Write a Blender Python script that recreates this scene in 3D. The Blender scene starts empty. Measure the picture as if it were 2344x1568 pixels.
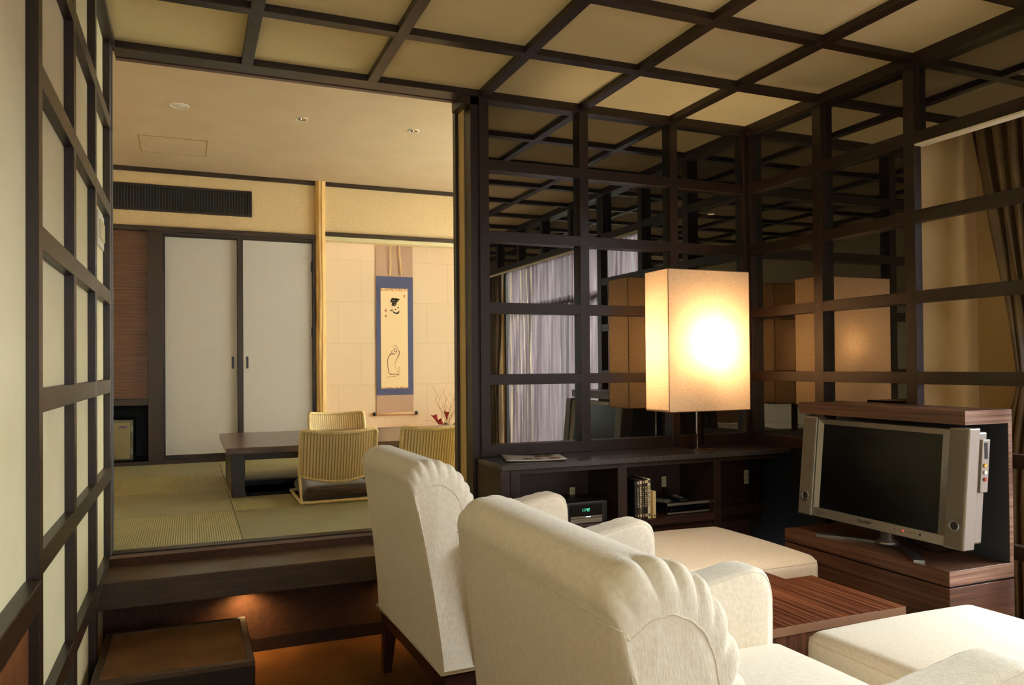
import bpy, bmesh, math, random
from mathutils import Vector, Matrix
random.seed(7)
SC = bpy.context.scene
COL = SC.collection
ZO = 1.05            # the plan below measures heights from the second lattice rail; the floor lies 1.05 m under it
PI = math.pi

# ------------------------------------------------------------------ camera, exposure, light
cam = bpy.data.cameras.new('camera')
cam.sensor_width = 36.0
cam.lens = 1776.2 * 36.0 / 2344.0
cam.shift_y = 33.97 / 2344.0
cam.clip_start = 0.05
cob = bpy.data.objects.new('camera', cam); COL.objects.link(cob)
yaw, pitch, roll = -0.3932, 0.0112, -0.0083
fwd = Vector((-math.sin(yaw), math.cos(yaw), 0)); rgt = Vector((math.cos(yaw), math.sin(yaw), 0)); upv = Vector((0, 0, 1))
f2 = fwd * math.cos(pitch) + upv * math.sin(pitch); u2 = upv * math.cos(pitch) - fwd * math.sin(pitch)
r3 = rgt * math.cos(roll) + u2 * math.sin(roll); u3 = u2 * math.cos(roll) - rgt * math.sin(roll)
M = Matrix((r3, u3, -f2)).transposed().to_4x4()
M.translation = Vector((-2.74901, -3.33003, 0.06039 + ZO))
cob.matrix_world = M
SC.camera = cob
SC.view_settings.view_transform = 'Standard'
SC.view_settings.look = 'None'
SC.view_settings.exposure = 0.28
SC.view_settings.gamma = 1.0
SC.view_settings.use_curve_mapping = False
SC.cycles.use_denoising = True
SC.cycles.max_bounces = 8
SC.cycles.diffuse_bounces = 5
SC.cycles.glossy_bounces = 4
SC.cycles.transmission_bounces = 4
SC.cycles.transparent_max_bounces = 8
SC.cycles.sample_clamp_indirect = 4.0
SC.cycles.caustics_reflective = False
SC.cycles.caustics_refractive = False
SC.cycles.blur_glossy = 0.5

W = bpy.data.worlds.new('overcast_sky'); SC.world = W; W.use_nodes = True
W.node_tree.nodes['Background'].inputs[0].default_value = (0.90, 0.94, 1.0, 1)
W.node_tree.nodes['Background'].inputs[1].default_value = 2.5

def area(name, loc, rot, sx, sy, power, color, spread=PI):
    l = bpy.data.lights.new(name, 'AREA'); l.shape = 'RECTANGLE'; l.size = sx; l.size_y = sy
    l.energy = power; l.color = color; l.spread = spread
    o = bpy.data.objects.new(name, l); COL.objects.link(o); o.location = loc; o.rotation_euler = rot
    return o
# daylight through the wide window on the right of the living room (points to -X)
area('window_daylight', (2.3, -2.7, 3.4), (0, math.radians(50), 0), 3.0, 4.8, 6900, (0.92, 0.97, 1.0))
# daylight through the paper window on the right of the tatami room
area('shoji_daylight', (0.78, 1.45, 1.45), (0, PI / 2, 0), 1.5, 1.7, 212, (0.74, 0.92, 1.0))
# added fill through an invented rear-wall window, unseen behind the camera (points to +Y)
area('added_rear_fill', (-2.1, -5.75, 1.35), (-PI / 2, 0, PI), 1.5, 1.3, 30, (0.92, 0.97, 1.0))

def lamp_point(name, loc, power, color, r=0.03, parent=None):
    l = bpy.data.lights.new(name, 'POINT'); l.energy = power; l.color = color; l.shadow_soft_size = r
    o = bpy.data.objects.new(name, l); COL.objects.link(o); o.location = loc
    if parent: o.parent = parent
    return o
def lamp_spot(name, loc, rot, power, color, size, blend=0.6, r=0.02, parent=None):
    l = bpy.data.lights.new(name, 'SPOT'); l.energy = power; l.color = color; l.shadow_soft_size = r
    l.spot_size = size; l.spot_blend = blend
    o = bpy.data.objects.new(name, l); COL.objects.link(o); o.location = loc; o.rotation_euler = rot
    if parent: o.parent = parent
    return o

# ------------------------------------------------------------------ materials
def srgb(r, g, b):
    f = lambda c: (c / 255 / 12.92) if c / 255 <= 0.04045 else ((c / 255 + 0.055) / 1.055) ** 2.4
    return (f(r), f(g), f(b), 1)

def base_mat(name):
    m = bpy.data.materials.new(name); m.use_nodes = True
    nt = m.node_tree; b = nt.nodes['Principled BSDF']
    return m, nt, b

def noise_mat(name, c1, c2, scale=(1, 1, 1), nscale=5, rough=0.6, bump=0.0, bscale=None, detail=3, lo=0.35, hi=0.65,
              spec=0.5, sheen=0.0, bdist=0.002, metallic=0.0, coat=0.0):
    m, nt, b = base_mat(name)
    tc = nt.nodes.new('ShaderNodeTexCoord'); mp = nt.nodes.new('ShaderNodeMapping')
    mp.inputs['Scale'].default_value = scale
    nt.links.new(tc.outputs['Object'], mp.inputs['Vector'])
    n = nt.nodes.new('ShaderNodeTexNoise'); n.inputs['Scale'].default_value = nscale; n.inputs['Detail'].default_value = detail
    nt.links.new(mp.outputs[0], n.inputs['Vector'])
    r = nt.nodes.new('ShaderNodeValToRGB')
    r.color_ramp.elements[0].position = lo; r.color_ramp.elements[0].color = c1
    r.color_ramp.elements[1].position = hi; r.color_ramp.elements[1].color = c2
    nt.links.new(n.outputs['Fac'], r.inputs['Fac']); nt.links.new(r.outputs['Color'], b.inputs['Base Color'])
    b.inputs['Roughness'].default_value = rough
    b.inputs['Specular IOR Level'].default_value = spec
    b.inputs['Metallic'].default_value = metallic
    if sheen: b.inputs['Sheen Weight'].default_value = sheen; b.inputs['Sheen Roughness'].default_value = 0.5
    if coat: b.inputs['Coat Weight'].default_value = coat; b.inputs['Coat Roughness'].default_value = 0.2
    if bump:
        bn = nt.nodes.new('ShaderNodeBump'); bn.inputs['Strength'].default_value = bump; bn.inputs['Distance'].default_value = bdist
        n2 = n
        if bscale is not None:
            n2 = nt.nodes.new('ShaderNodeTexNoise'); n2.inputs['Scale'].default_value = bscale[3]; n2.inputs['Detail'].default_value = 3
            m2 = nt.nodes.new('ShaderNodeMapping'); m2.inputs['Scale'].default_value = bscale[:3]
            nt.links.new(tc.outputs['Object'], m2.inputs['Vector']); nt.links.new(m2.outputs[0], n2.inputs['Vector'])
        nt.links.new(n2.outputs['Fac'], bn.inputs['Height']); nt.links.new(bn.outputs[0], b.inputs['Normal'])
    return m

def flat(name, c, rough=0.5, metallic=0.0, spec=0.5, emit=None, es=1.0):
    m, nt, b = base_mat(name)
    b.inputs['Base Color'].default_value = c; b.inputs['Roughness'].default_value = rough
    b.inputs['Metallic'].default_value = metallic; b.inputs['Specular IOR Level'].default_value = spec
    if emit: b.inputs['Emission Color'].default_value = emit; b.inputs['Emission Strength'].default_value = es
    return m

DW1, DW2 = srgb(33, 20, 11), srgb(44, 28, 17)
M_dark = noise_mat('dark_stained_wood', DW1, DW2, (6, 6, 6), 14, 0.38, 0.12, None, 3, spec=0.45)
M_deck = noise_mat('dark_deck_wood', srgb(70, 52, 38), srgb(82, 63, 48), (1, 12, 12), 8, 0.32)
def grain(name, c1, c2, axis, rough=0.38, dens=60, coat=0.0, lo=0.3, hi=0.7):
    s = [dens, dens, dens]; s[axis] = dens * 0.02
    return noise_mat(name, c1, c2, tuple(s), 1.6, rough, 0.06, None, 2, lo, hi, coat=coat)
WA1, WA2 = srgb(62, 38, 26), srgb(114, 76, 54)
M_walY = grain('walnut_grain_y', WA1, WA2, 1)
M_walX = grain('walnut_grain_x', WA1, WA2, 0)
M_walZ = grain('walnut_grain_z', srgb(70, 40, 26), srgb(118, 74, 50), 2)
M_zebra = grain('wardrobe_side_wood', srgb(58, 34, 20), srgb(96, 60, 36), 0, 0.4, 70)
M_wains = grain('wainscot_wood', srgb(92, 52, 28), srgb(140, 84, 46), 2, 0.45, 60)
M_cabX = grain('counter_cabinet_wood', srgb(34, 18, 13), srgb(56, 33, 24), 0, 0.4, 60)
M_cream = noise_mat('cream_wall_paper', srgb(228, 216, 174), srgb(234, 222, 182), (1, 1, 1), 6, 0.75, 0.15, (1, 1, 1, 220), spec=0.2)
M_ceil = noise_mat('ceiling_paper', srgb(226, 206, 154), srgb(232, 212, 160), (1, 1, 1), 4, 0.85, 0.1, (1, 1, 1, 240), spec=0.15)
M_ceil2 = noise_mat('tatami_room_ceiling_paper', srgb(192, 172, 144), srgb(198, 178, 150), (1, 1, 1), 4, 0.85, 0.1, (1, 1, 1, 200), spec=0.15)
M_stucco = noise_mat('sand_textured_plaster', srgb(210, 186, 146), srgb(218, 195, 156), (1, 1, 1), 60, 0.9, 0.6, (1, 1, 1, 110), bdist=0.004, spec=0.15)
M_beige = noise_mat('beige_wall', srgb(200, 172, 118), srgb(207, 179, 125), (1, 1, 1), 5, 0.85, 0.1, (1, 1, 1, 200), spec=0.15)
M_carpet = noise_mat('brown_carpet', srgb(88, 56, 26), srgb(114, 76, 38), (1, 1, 1), 5, 0.95, 0.7, (1, 1, 1, 260), 4, 0.3, 0.7, spec=0.1, bdist=0.004)
M_stepcarpet = noise_mat('step_carpet', srgb(108, 76, 46), srgb(128, 92, 58), (1, 1, 1), 6, 0.95, 0.6, (1, 1, 1, 260), 4, spec=0.1, bdist=0.003)
M_fabric = noise_mat('cream_chenille', srgb(226, 213, 191), srgb(238, 226, 206), (1, 1, 1), 90, 0.85, 0.55, (220, 220, 70, 1.4), 3, 0.3, 0.7, spec=0.15, sheen=0.35, bdist=0.0016)
M_fabtop = noise_mat('cream_ottoman_cloth', srgb(222, 204, 178), srgb(231, 215, 191), (1, 1, 1), 120, 0.85, 0.35, (160, 160, 160, 1.4), 3, 0.3, 0.7, spec=0.15, sheen=0.3, bdist=0.001)
M_piping = flat('cream_piping', srgb(236, 222, 194), 0.8)
M_fusuma = noise_mat('grey_fusuma_paper', srgb(203, 202, 203), srgb(208, 207, 208), (1, 1, 1), 90, 0.8, 0.3, (1, 1, 1, 120), 4, spec=0.2)
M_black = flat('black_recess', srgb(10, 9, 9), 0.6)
M_vent = flat('black_louver', srgb(44, 45, 50), 0.45)
M_stone = noise_mat('dark_granite', srgb(46, 43, 41), srgb(84, 77, 70), (1, 1, 1), 320, 0.22, 0, None, 2, 0.4, 0.7)
M_alu = flat('silver_plastic', srgb(158, 150, 136), 0.36, 0.8)
M_grille = noise_mat('bronze_speaker_cloth', srgb(98, 89, 72), srgb(110, 100, 84), (1, 1, 1), 700, 0.5, metallic=0.3)
M_screen = flat('black_screen', srgb(5, 5, 6), 0.22, 0.0, 0.2)
M_blk = flat('black_plastic', srgb(16, 16, 17), 0.35)
M_chrome = flat('chrome', srgb(205, 205, 205), 0.08, 1.0)
M_white = flat('white_plastic', srgb(226, 220, 206), 0.35)
M_ivory = flat('ivory_plate', srgb(205, 192, 150), 0.4)
M_redled = flat('red_light', srgb(120, 20, 16), 0.4, emit=(1, 0.05, 0.03, 1), es=1.6)
M_green = flat('green_digits', srgb(20, 60, 45), 0.4, emit=(0.12, 1, 0.6, 1), es=0.9)
M_gold = flat('gold_jack', srgb(214, 176, 82), 0.25, 0.9)
M_redj = flat('red_jack', srgb(170, 60, 40), 0.3)
M_charcoal = flat('charcoal_panel', srgb(46, 48, 50), 0.7)
M_rattan = noise_mat('rattan', srgb(216, 190, 132), srgb(236, 214, 162), (1, 1, 1), 60, 0.5, 0.3)
M_cushion = noise_mat('dark_brown_velvet', srgb(46, 29, 23), srgb(66, 44, 35), (1, 1, 6), 22, 0.8, 0.3, sheen=0.3)
M_ltable = noise_mat('low_table_wood', srgb(72, 50, 40), srgb(88, 64, 52), (1.2, 30, 30), 4, 0.25)
M_pillar = noise_mat('peeled_log_wood', srgb(200, 158, 94), srgb(226, 188, 124), (40, 40, 3), 1.4, 0.55, 0.5, bdist=0.006)
M_toko = noise_mat('alcove_board_wood', srgb(196, 128, 82), srgb(212, 146, 98), (2, 40, 40), 3, 0.4)
M_safe = flat('beige_safe_paint', srgb(124, 112, 78), 0.45)
M_safe2 = flat('grey_safe_frame', srgb(84, 84, 72), 0.45)
M_purple = flat('badge_purple', srgb(78, 66, 104), 0.4)
M_steel = flat('brushed_steel', srgb(150, 150, 146), 0.3, 0.9)
M_mount = flat('taupe_mount_silk', srgb(170, 142, 122), 0.8)
M_blue = noise_mat('navy_brocade', srgb(58, 62, 92), srgb(66, 70, 102), (1, 1, 1), 90, 0.8)
M_rice = flat('painting_paper', srgb(236, 214, 172), 0.9)
M_band = noise_mat('patterned_band', srgb(184, 138, 98), srgb(232, 196, 146), (1, 1, 1), 60, 0.8, lo=0.45, hi=0.55)
M_ink = flat('ink', srgb(44, 34, 26), 0.9)
M_inkb = flat('brown_ink', srgb(100, 62, 40), 0.9)
M_seal = flat('red_seal', srgb(176, 112, 84), 0.9)
M_ivroll = flat('pale_roller', srgb(214, 178, 138), 0.5)
M_rope = flat('tape_straps', srgb(206, 178, 130), 0.9)
M_calla = flat('dark_red_calla', srgb(120, 22, 26), 0.4)
M_leaf = flat('dark_leaf', srgb(48, 60, 36), 0.4)
M_twig = flat('pale_twig', srgb(160, 126, 68), 0.7)
M_stem = flat('green_stem', srgb(120, 112, 60), 0.6)
M_bowl = flat('dark_glazed_bowl', srgb(70, 58, 50), 0.3)
M_satin = noise_mat('gold_satin', srgb(96, 72, 36), srgb(122, 94, 50), (1, 1, 1), 8, 0.38, sheen=0.2)
M_bowlw = flat('downlight_white', srgb(232, 230, 222), 0.4)
M_gap = flat('gap_shadow_line', srgb(150, 122, 70), 0.8)
M_greytrim = flat('grey_edge_strip', srgb(112, 112, 118), 0.35, 0.3)
M_bldg = noise_mat('pale_brick_facade', srgb(186, 160, 140), srgb(214, 196, 178), (1, 1, 3), 4, 0.9)

def mat_alcove():
    m, nt, b = base_mat('alcove_paper_squares')
    tc = nt.nodes.new('ShaderNodeTexCoord')
    mp = nt.nodes.new('ShaderNodeMapping'); mp.inputs['Rotation'].default_value = (PI / 2, 0, 0); mp.inputs['Location'].default_value = (-0.246, 0.223, 0)
    nt.links.new(tc.outputs['Object'], mp.inputs['Vector'])
    br = nt.nodes.new('ShaderNodeTexBrick'); br.offset = 0.5
    br.inputs['Scale'].default_value = 1.0; br.inputs['Brick Width'].default_value = 0.40; br.inputs['Row Height'].default_value = 0.366
    br.inputs['Mortar Size'].default_value = 0.006; br.inputs['Mortar Smooth'].default_value = 1.0
    br.inputs['Color1'].default_value = srgb(219, 201, 174); br.inputs['Color2'].default_value = srgb(222, 204, 178); br.inputs['Mortar'].default_value = srgb(211, 191, 160)
    nt.links.new(mp.outputs[0], br.inputs['Vector']); nt.links.new(br.outputs['Color'], b.inputs['Base Color'])
    b.inputs['Roughness'].default_value = 0.85; b.inputs['Specular IOR Level'].default_value = 0.2
    return m
M_alcove = mat_alcove()

def mat_tatami(name, axis, k=1.0):
    m, nt, b = base_mat(name)
    tc = nt.nodes.new('ShaderNodeTexCoord')
    w = nt.nodes.new('ShaderNodeTexWave'); w.wave_type = 'BANDS'; w.bands_direction = axis
    w.inputs['Scale'].default_value = 34.0; w.inputs['Distortion'].default_value = 0.3; w.inputs['Detail'].default_value = 1
    nt.links.new(tc.outputs['Object'], w.inputs['Vector'])
    n = nt.nodes.new('ShaderNodeTexNoise'); n.inputs['Scale'].default_value = 5
    nt.links.new(tc.outputs['Object'], n.inputs['Vector'])
    r = nt.nodes.new('ShaderNodeValToRGB')
    r.color_ramp.elements[0].color = srgb(136 * k, 132 * k, 92 * k ** .5); r.color_ramp.elements[1].color = srgb(176 * k, 168 * k, 120 * k ** .5)
    nt.links.new(w.outputs['Fac'], r.inputs['Fac'])
    mx = nt.nodes.new('ShaderNodeMixRGB'); mx.blend_type = 'MULTIPLY'; mx.inputs['Fac'].default_value = 0.25
    nt.links.new(r.outputs['Color'], mx.inputs[1]); nt.links.new(n.outputs['Fac'], mx.inputs[2])
    nt.links.new(mx.outputs[0], b.inputs['Base Color'])
    bn = nt.nodes.new('ShaderNodeBump'); bn.inputs['Strength'].default_value = 0.5; bn.inputs['Distance'].default_value = 0.002
    nt.links.new(w.outputs['Fac'], bn.inputs['Height']); nt.links.new(bn.outputs[0], b.inputs['Normal'])
    b.inputs['Roughness'].default_value = 0.62
    return m
M_tatX = mat_tatami('tatami_weave_ribs_along_y', 'X')
M_tatY = mat_tatami('tatami_weave_ribs_along_x', 'Y', .90)

def mat_mirror():
    m, nt, b = base_mat('smoked_mirror')
    out = nt.nodes['Material Output']
    g = nt.nodes.new('ShaderNodeBsdfGlossy'); g.inputs['Color'].default_value = (0.25, 0.232, 0.195, 1); g.inputs['Roughness'].default_value = 0.0
    b.inputs['Base Color'].default_value = (0.006, 0.006, 0.006, 1); b.inputs['Roughness'].default_value = 0.3; b.inputs['Specular IOR Level'].default_value = 0
    a = nt.nodes.new('ShaderNodeAddShader')
    nt.links.new(g.outputs[0], a.inputs[0]); nt.links.new(b.outputs[0], a.inputs[1]); nt.links.new(a.outputs[0], out.inputs[0])
    return m
M_mirror = mat_mirror()

def mat_shade():
    m, nt, b = base_mat('linen_lampshade')
    out = nt.nodes['Material Output']
    tc = nt.nodes.new('ShaderNodeTexCoord'); mp = nt.nodes.new('ShaderNodeMapping'); mp.inputs['Scale'].default_value = (40, 40, 300)
    nt.links.new(tc.outputs['Object'], mp.inputs['Vector'])
    n = nt.nodes.new('ShaderNodeTexNoise'); n.inputs['Scale'].default_value = 1.3; n.inputs['Detail'].default_value = 3
    nt.links.new(mp.outputs[0], n.inputs['Vector'])
    mp2 = nt.nodes.new('ShaderNodeMapping'); mp2.inputs['Scale'].default_value = (400, 400, 60)
    nt.links.new(tc.outputs['Object'], mp2.inputs['Vector'])
    n2 = nt.nodes.new('ShaderNodeTexNoise'); n2.inputs['Scale'].default_value = 1.0
    nt.links.new(mp2.outputs[0], n2.inputs['Vector'])
    ad = nt.nodes.new('ShaderNodeMath'); ad.operation = 'MULTIPLY_ADD'; ad.inputs[1].default_value = 0.35
    nt.links.new(n2.outputs['Fac'], ad.inputs[0]); nt.links.new(n.outputs['Fac'], ad.inputs[2])
    r = nt.nodes.new('ShaderNodeValToRGB')
    r.color_ramp.elements[0].position = 0.42; r.color_ramp.elements[0].color = srgb(198, 142, 86)
    r.color_ramp.elements[1].position = 0.86; r.color_ramp.elements[1].color = srgb(252, 216, 168)
    nt.links.new(ad.outputs[0], r.inputs['Fac'])
    t = nt.nodes.new('ShaderNodeBsdfTranslucent'); nt.links.new(r.outputs['Color'], t.inputs['Color'])
    d = nt.nodes.new('ShaderNodeBsdfDiffuse'); d.inputs['Color'].default_value = srgb(250, 232, 206)
    mx = nt.nodes.new('ShaderNodeMixShader'); mx.inputs[0].default_value = 0.5
    nt.links.new(t.outputs[0], mx.inputs[1]); nt.links.new(d.outputs[0], mx.inputs[2])
    nt.links.new(mx.outputs[0], out.inputs[0])
    return m
M_shade = mat_shade()

def mat_sheer():
    m, nt, b = base_mat('mauve_sheer_cloth')
    out = nt.nodes['Material Output']
    tc = nt.nodes.new('ShaderNodeTexCoord'); mp = nt.nodes.new('ShaderNodeMapping'); mp.inputs['Scale'].default_value = (1, 60, 0.6)
    nt.links.new(tc.outputs['Object'], mp.inputs['Vector'])
    n = nt.nodes.new('ShaderNodeTexNoise'); n.inputs['Scale'].default_value = 1.0; n.inputs['Detail'].default_value = 3
    nt.links.new(mp.outputs[0], n.inputs['Vector'])
    r = nt.nodes.new('ShaderNodeValToRGB')
    r.color_ramp.elements[0].position = 0.35; r.color_ramp.elements[0].color = (0.05, 0.05, 0.05, 1)
    r.color_ramp.elements[1].position = 0.65; r.color_ramp.elements[1].color = (0.4, 0.4, 0.4, 1)
    nt.links.new(n.outputs['Fac'], r.inputs['Fac'])
    t = nt.nodes.new('ShaderNodeBsdfTranslucent'); t.inputs['Color'].default_value = srgb(100, 90, 98)
    d = nt.nodes.new('ShaderNodeBsdfDiffuse'); d.inputs['Color'].default_value = srgb(160, 146, 156)
    x = nt.nodes.new('ShaderNodeMixShader'); x.inputs[0].default_value = 0.35
    nt.links.new(t.outputs[0], x.inputs[1]); nt.links.new(d.outputs[0], x.inputs[2])
    tr = nt.nodes.new('ShaderNodeBsdfTransparent')
    y = nt.nodes.new('ShaderNodeMixShader'); nt.links.new(r.outputs['Color'], y.inputs[0])
    nt.links.new(x.outputs[0], y.inputs[1]); nt.links.new(tr.outputs[0], y.inputs[2])
    nt.links.new(y.outputs[0], out.inputs[0])
    return m
M_sheer = mat_sheer()

def mat_glass():
    m, nt, b = base_mat('window_glass'); out = nt.nodes['Material Output']
    tr = nt.nodes.new('ShaderNodeBsdfTransparent'); tr.inputs['Color'].default_value = (0.93, 0.96, 0.95, 1)
    g = nt.nodes.new('ShaderNodeBsdfGlossy'); g.inputs['Roughness'].default_value = 0.02
    x = nt.nodes.new('ShaderNodeMixShader'); x.inputs[0].default_value = 0.06
    nt.links.new(tr.outputs[0], x.inputs[1]); nt.links.new(g.outputs[0], x.inputs[2]); nt.links.new(x.outputs[0], out.inputs[0])
    return m
M_glass = mat_glass()

def mat_trans(name, c):
    m, nt, b = base_mat(name); out = nt.nodes['Material Output']
    t = nt.nodes.new('ShaderNodeBsdfTranslucent'); t.inputs['Color'].default_value = c
    nt.links.new(t.outputs[0], out.inputs[0]); return m
M_shoji = mat_trans('shoji_paper', srgb(240, 236, 224))

# ------------------------------------------------------------------ object helpers
def thing(name, label, cat, loc=(0, 0, 0), rotz=0, group=None):
    o = bpy.data.objects.new(name, None); COL.objects.link(o)
    o.location = (loc[0], loc[1], loc[2] + ZO); o.rotation_euler = (0, 0, rotz)
    o.empty_display_size = 0.05
    o['label'] = label; o['category'] = cat
    if group: o['group'] = group
    return o
def tag(o, label, cat, group=None, kind=None):
    o['label'] = label; o['category'] = cat
    if group: o['group'] = group
    if kind: o['kind'] = kind
    return o
def root_of(p):
    off = Vector((0, 0, 0))
    while p is not None:
        off += p.location; p = p.parent
    return off

class MB:
    """collects plan-space geometry and links it as one mesh object"""
    def __init__(s): s.bm = bmesh.new()
    def box(s, x0, x1, y0, y1, z0, z1, bev=0.0, seg=1):
        b = bmesh.new()
        vs = [b.verts.new((x, y, z)) for x in (min(x0, x1), max(x0, x1)) for y in (min(y0, y1), max(y0, y1)) for z in (min(z0, z1), max(z0, z1))]
        for f in ((0, 1, 3, 2), (4, 6, 7, 5), (0, 4, 5, 1), (2, 3, 7, 6), (0, 2, 6, 4), (1, 5, 7, 3)):
            b.faces.new([vs[i] for i in f])
        if bev: bmesh.ops.bevel(b, geom=b.edges[:], offset=bev, segments=seg, affect='EDGES', profile=0.5)
        s.merge(b); return s
    def merge(s, b, mat=None):
        if mat is not None: bmesh.ops.transform(b, matrix=mat, verts=b.verts)
        b.verts.index_update(); mp = {}
        for v in b.verts: mp[v] = s.bm.verts.new(v.co)
        for f in b.faces:
            try:
                nf = s.bm.faces.new([mp[v] for v in f.verts]); nf.smooth = f.smooth
            except ValueError: pass
        b.free(); return s
    def prism(s, pts, axis, a0, a1, bev=0.0, seg=1, smooth=False):
        """polygon in the two other axes, extruded along axis"""
        b = bmesh.new()
        def mk(p, a):
            c = [0, 0, 0]; o = [i for i in range(3) if i != axis]
            c[o[0]], c[o[1]] = p; c[axis] = a; return b.verts.new(c)
        A = [mk(p, a0) for p in pts]; B = [mk(p, a1) for p in pts]
        n = len(pts); b.faces.new(A); b.faces.new(list(reversed(B)))
        for i in range(n): b.faces.new((A[i], B[i], B[(i + 1) % n], A[(i + 1) % n]))
        if bev:
            es = [e for e in b.edges if any(len(f.verts) == n and n != 4 for f in e.link_faces)] if n != 4 else b.edges[:]
            bmesh.ops.bevel(b, geom=es, offset=bev, segments=seg, affect='EDGES', profile=0.5)
        bmesh.ops.recalc_face_normals(b, faces=b.faces)
        if smooth:
            for f in b.faces: f.smooth = True
        s.merge(b); return s
    def tube(s, pts, r, n=10, closed=False, caps=True):
        pts = [Vector(p) for p in pts]; N = len(pts); rings = []
        rr = r if isinstance(r, (list, tuple)) else [r] * N
        prev = None
        for i, p in enumerate(pts):
            if closed: t = pts[(i + 1) % N] - pts[i - 1]
            else: t = pts[min(i + 1, N - 1)] - pts[max(i - 1, 0)]
            if t.length < 1e-9: t = Vector((0, 0, 1))
            t.normalize()
            if prev is None:
                a = Vector((0, 0, 1)) if abs(t.z) < 0.9 else Vector((1, 0, 0))
                u = t.cross(a).normalized()
            else:
                u = (prev - t * prev.dot(t)).normalized()
            prev = u; w = t.cross(u)
            rings.append([s.bm.verts.new(p + (u * math.cos(2 * PI * k / n) + w * math.sin(2 * PI * k / n)) * rr[i]) for k in range(n)])
        m = N if closed else N - 1
        for i in range(m):
            A, B = rings[i], rings[(i + 1) % N]
            for k in range(n):
                f = s.bm.faces.new((A[k], A[(k + 1) % n], B[(k + 1) % n], B[k])); f.smooth = True
        if caps and not closed:
            s.bm.faces.new(list(reversed(rings[0]))); s.bm.faces.new(rings[-1])
        return s
    def grid(s, rows, smooth=True, closed_u=False, closed_v=False):
        R = [[s.bm.verts.new(p) for p in row] for row in rows]
        nu = len(R); nv = len(R[0])
        for i in range(nu if closed_u else nu - 1):
            for j in range(nv if closed_v else nv - 1):
                f = s.bm.faces.new((R[i][j], R[(i + 1) % nu][j], R[(i + 1) % nu][(j + 1) % nv], R[i][(j + 1) % nv])); f.smooth = smooth
        return R
    def cyl(s, c, r, h, axis=2, n=24, r2=None):
        r2 = r if r2 is None else r2
        b = bmesh.new()
        A = []; B = []
        for k in range(n):
            a = 2 * PI * k / n
            for L, rr, t in ((A, r, 0), (B, r2, h)):
                p = [0, 0, 0]; o = [i for i in range(3) if i != axis]
                p[o[0]] = rr * math.cos(a) + c[o[0]]; p[o[1]] = rr * math.sin(a) + c[o[1]]; p[axis] = c[axis] + t
                L.append(b.verts.new(p))
        b.faces.new(A); b.faces.new(list(reversed(B)))
        for k in range(n):
            f = b.faces.new((A[k], B[k], B[(k + 1) % n], A[(k + 1) % n])); f.smooth = True
        bmesh.ops.recalc_face_normals(b, faces=b.faces)
        s.merge(b); return s
    def lathe(s, c, prof, n=32, axis=2):
        rows = []
        for r, h in prof:
            row = []
            for k in range(n):
                a = 2 * PI * k / n; p = [0, 0, 0]; o = [i for i in range(3) if i != axis]
                p[o[0]] = c[o[0]] + r * math.cos(a); p[o[1]] = c[o[1]] + r * math.sin(a); p[axis] = c[axis] + h
                row.append(p)
            rows.append(row)
        s.grid(rows, True, False, True); return s
    def put(s, name, mat, parent=None, local=False, bevel=0.0, recalc=False):
        """plan space (z measured from the rail datum) unless local"""
        if recalc: bmesh.ops.recalc_face_normals(s.bm, faces=s.bm.faces)
        if not local:
            off = Vector((0, 0, ZO)) - (root_of(parent) if parent is not None else Vector((0, 0, 0)))
            bmesh.ops.translate(s.bm, vec=off, verts=s.bm.verts)
        me = bpy.data.meshes.new(name); s.bm.to_mesh(me); s.bm.free()
        me.materials.append(mat)
        o = bpy.data.objects.new(name, me); COL.objects.link(o)
        if parent is not None: o.parent = parent
        if bevel:
            md = o.modifiers.new('edge', 'BEVEL'); md.width = bevel; md.segments = 2; md.limit_method = 'ANGLE'
        return o
def B(): return MB()
def struct(name, mb, mat, parent=None, bevel=0.0):
    o = mb.put(name, mat, parent, bevel=bevel)
    if parent is None: o['kind'] = 'structure'
    return o
def sroot(name):
    o = bpy.data.objects.new(name, None); COL.objects.link(o); o['kind'] = 'structure'; o.location = (0, 0, 0); o.empty_display_size = 0.05
    return o
def copy_tree(o, parent=None):
    c = o.copy(); COL.objects.link(c)
    if parent is not None: c.parent = parent
    for ch in [k for k in bpy.data.objects if k.parent == o]: copy_tree(ch, c)
    return c
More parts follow.
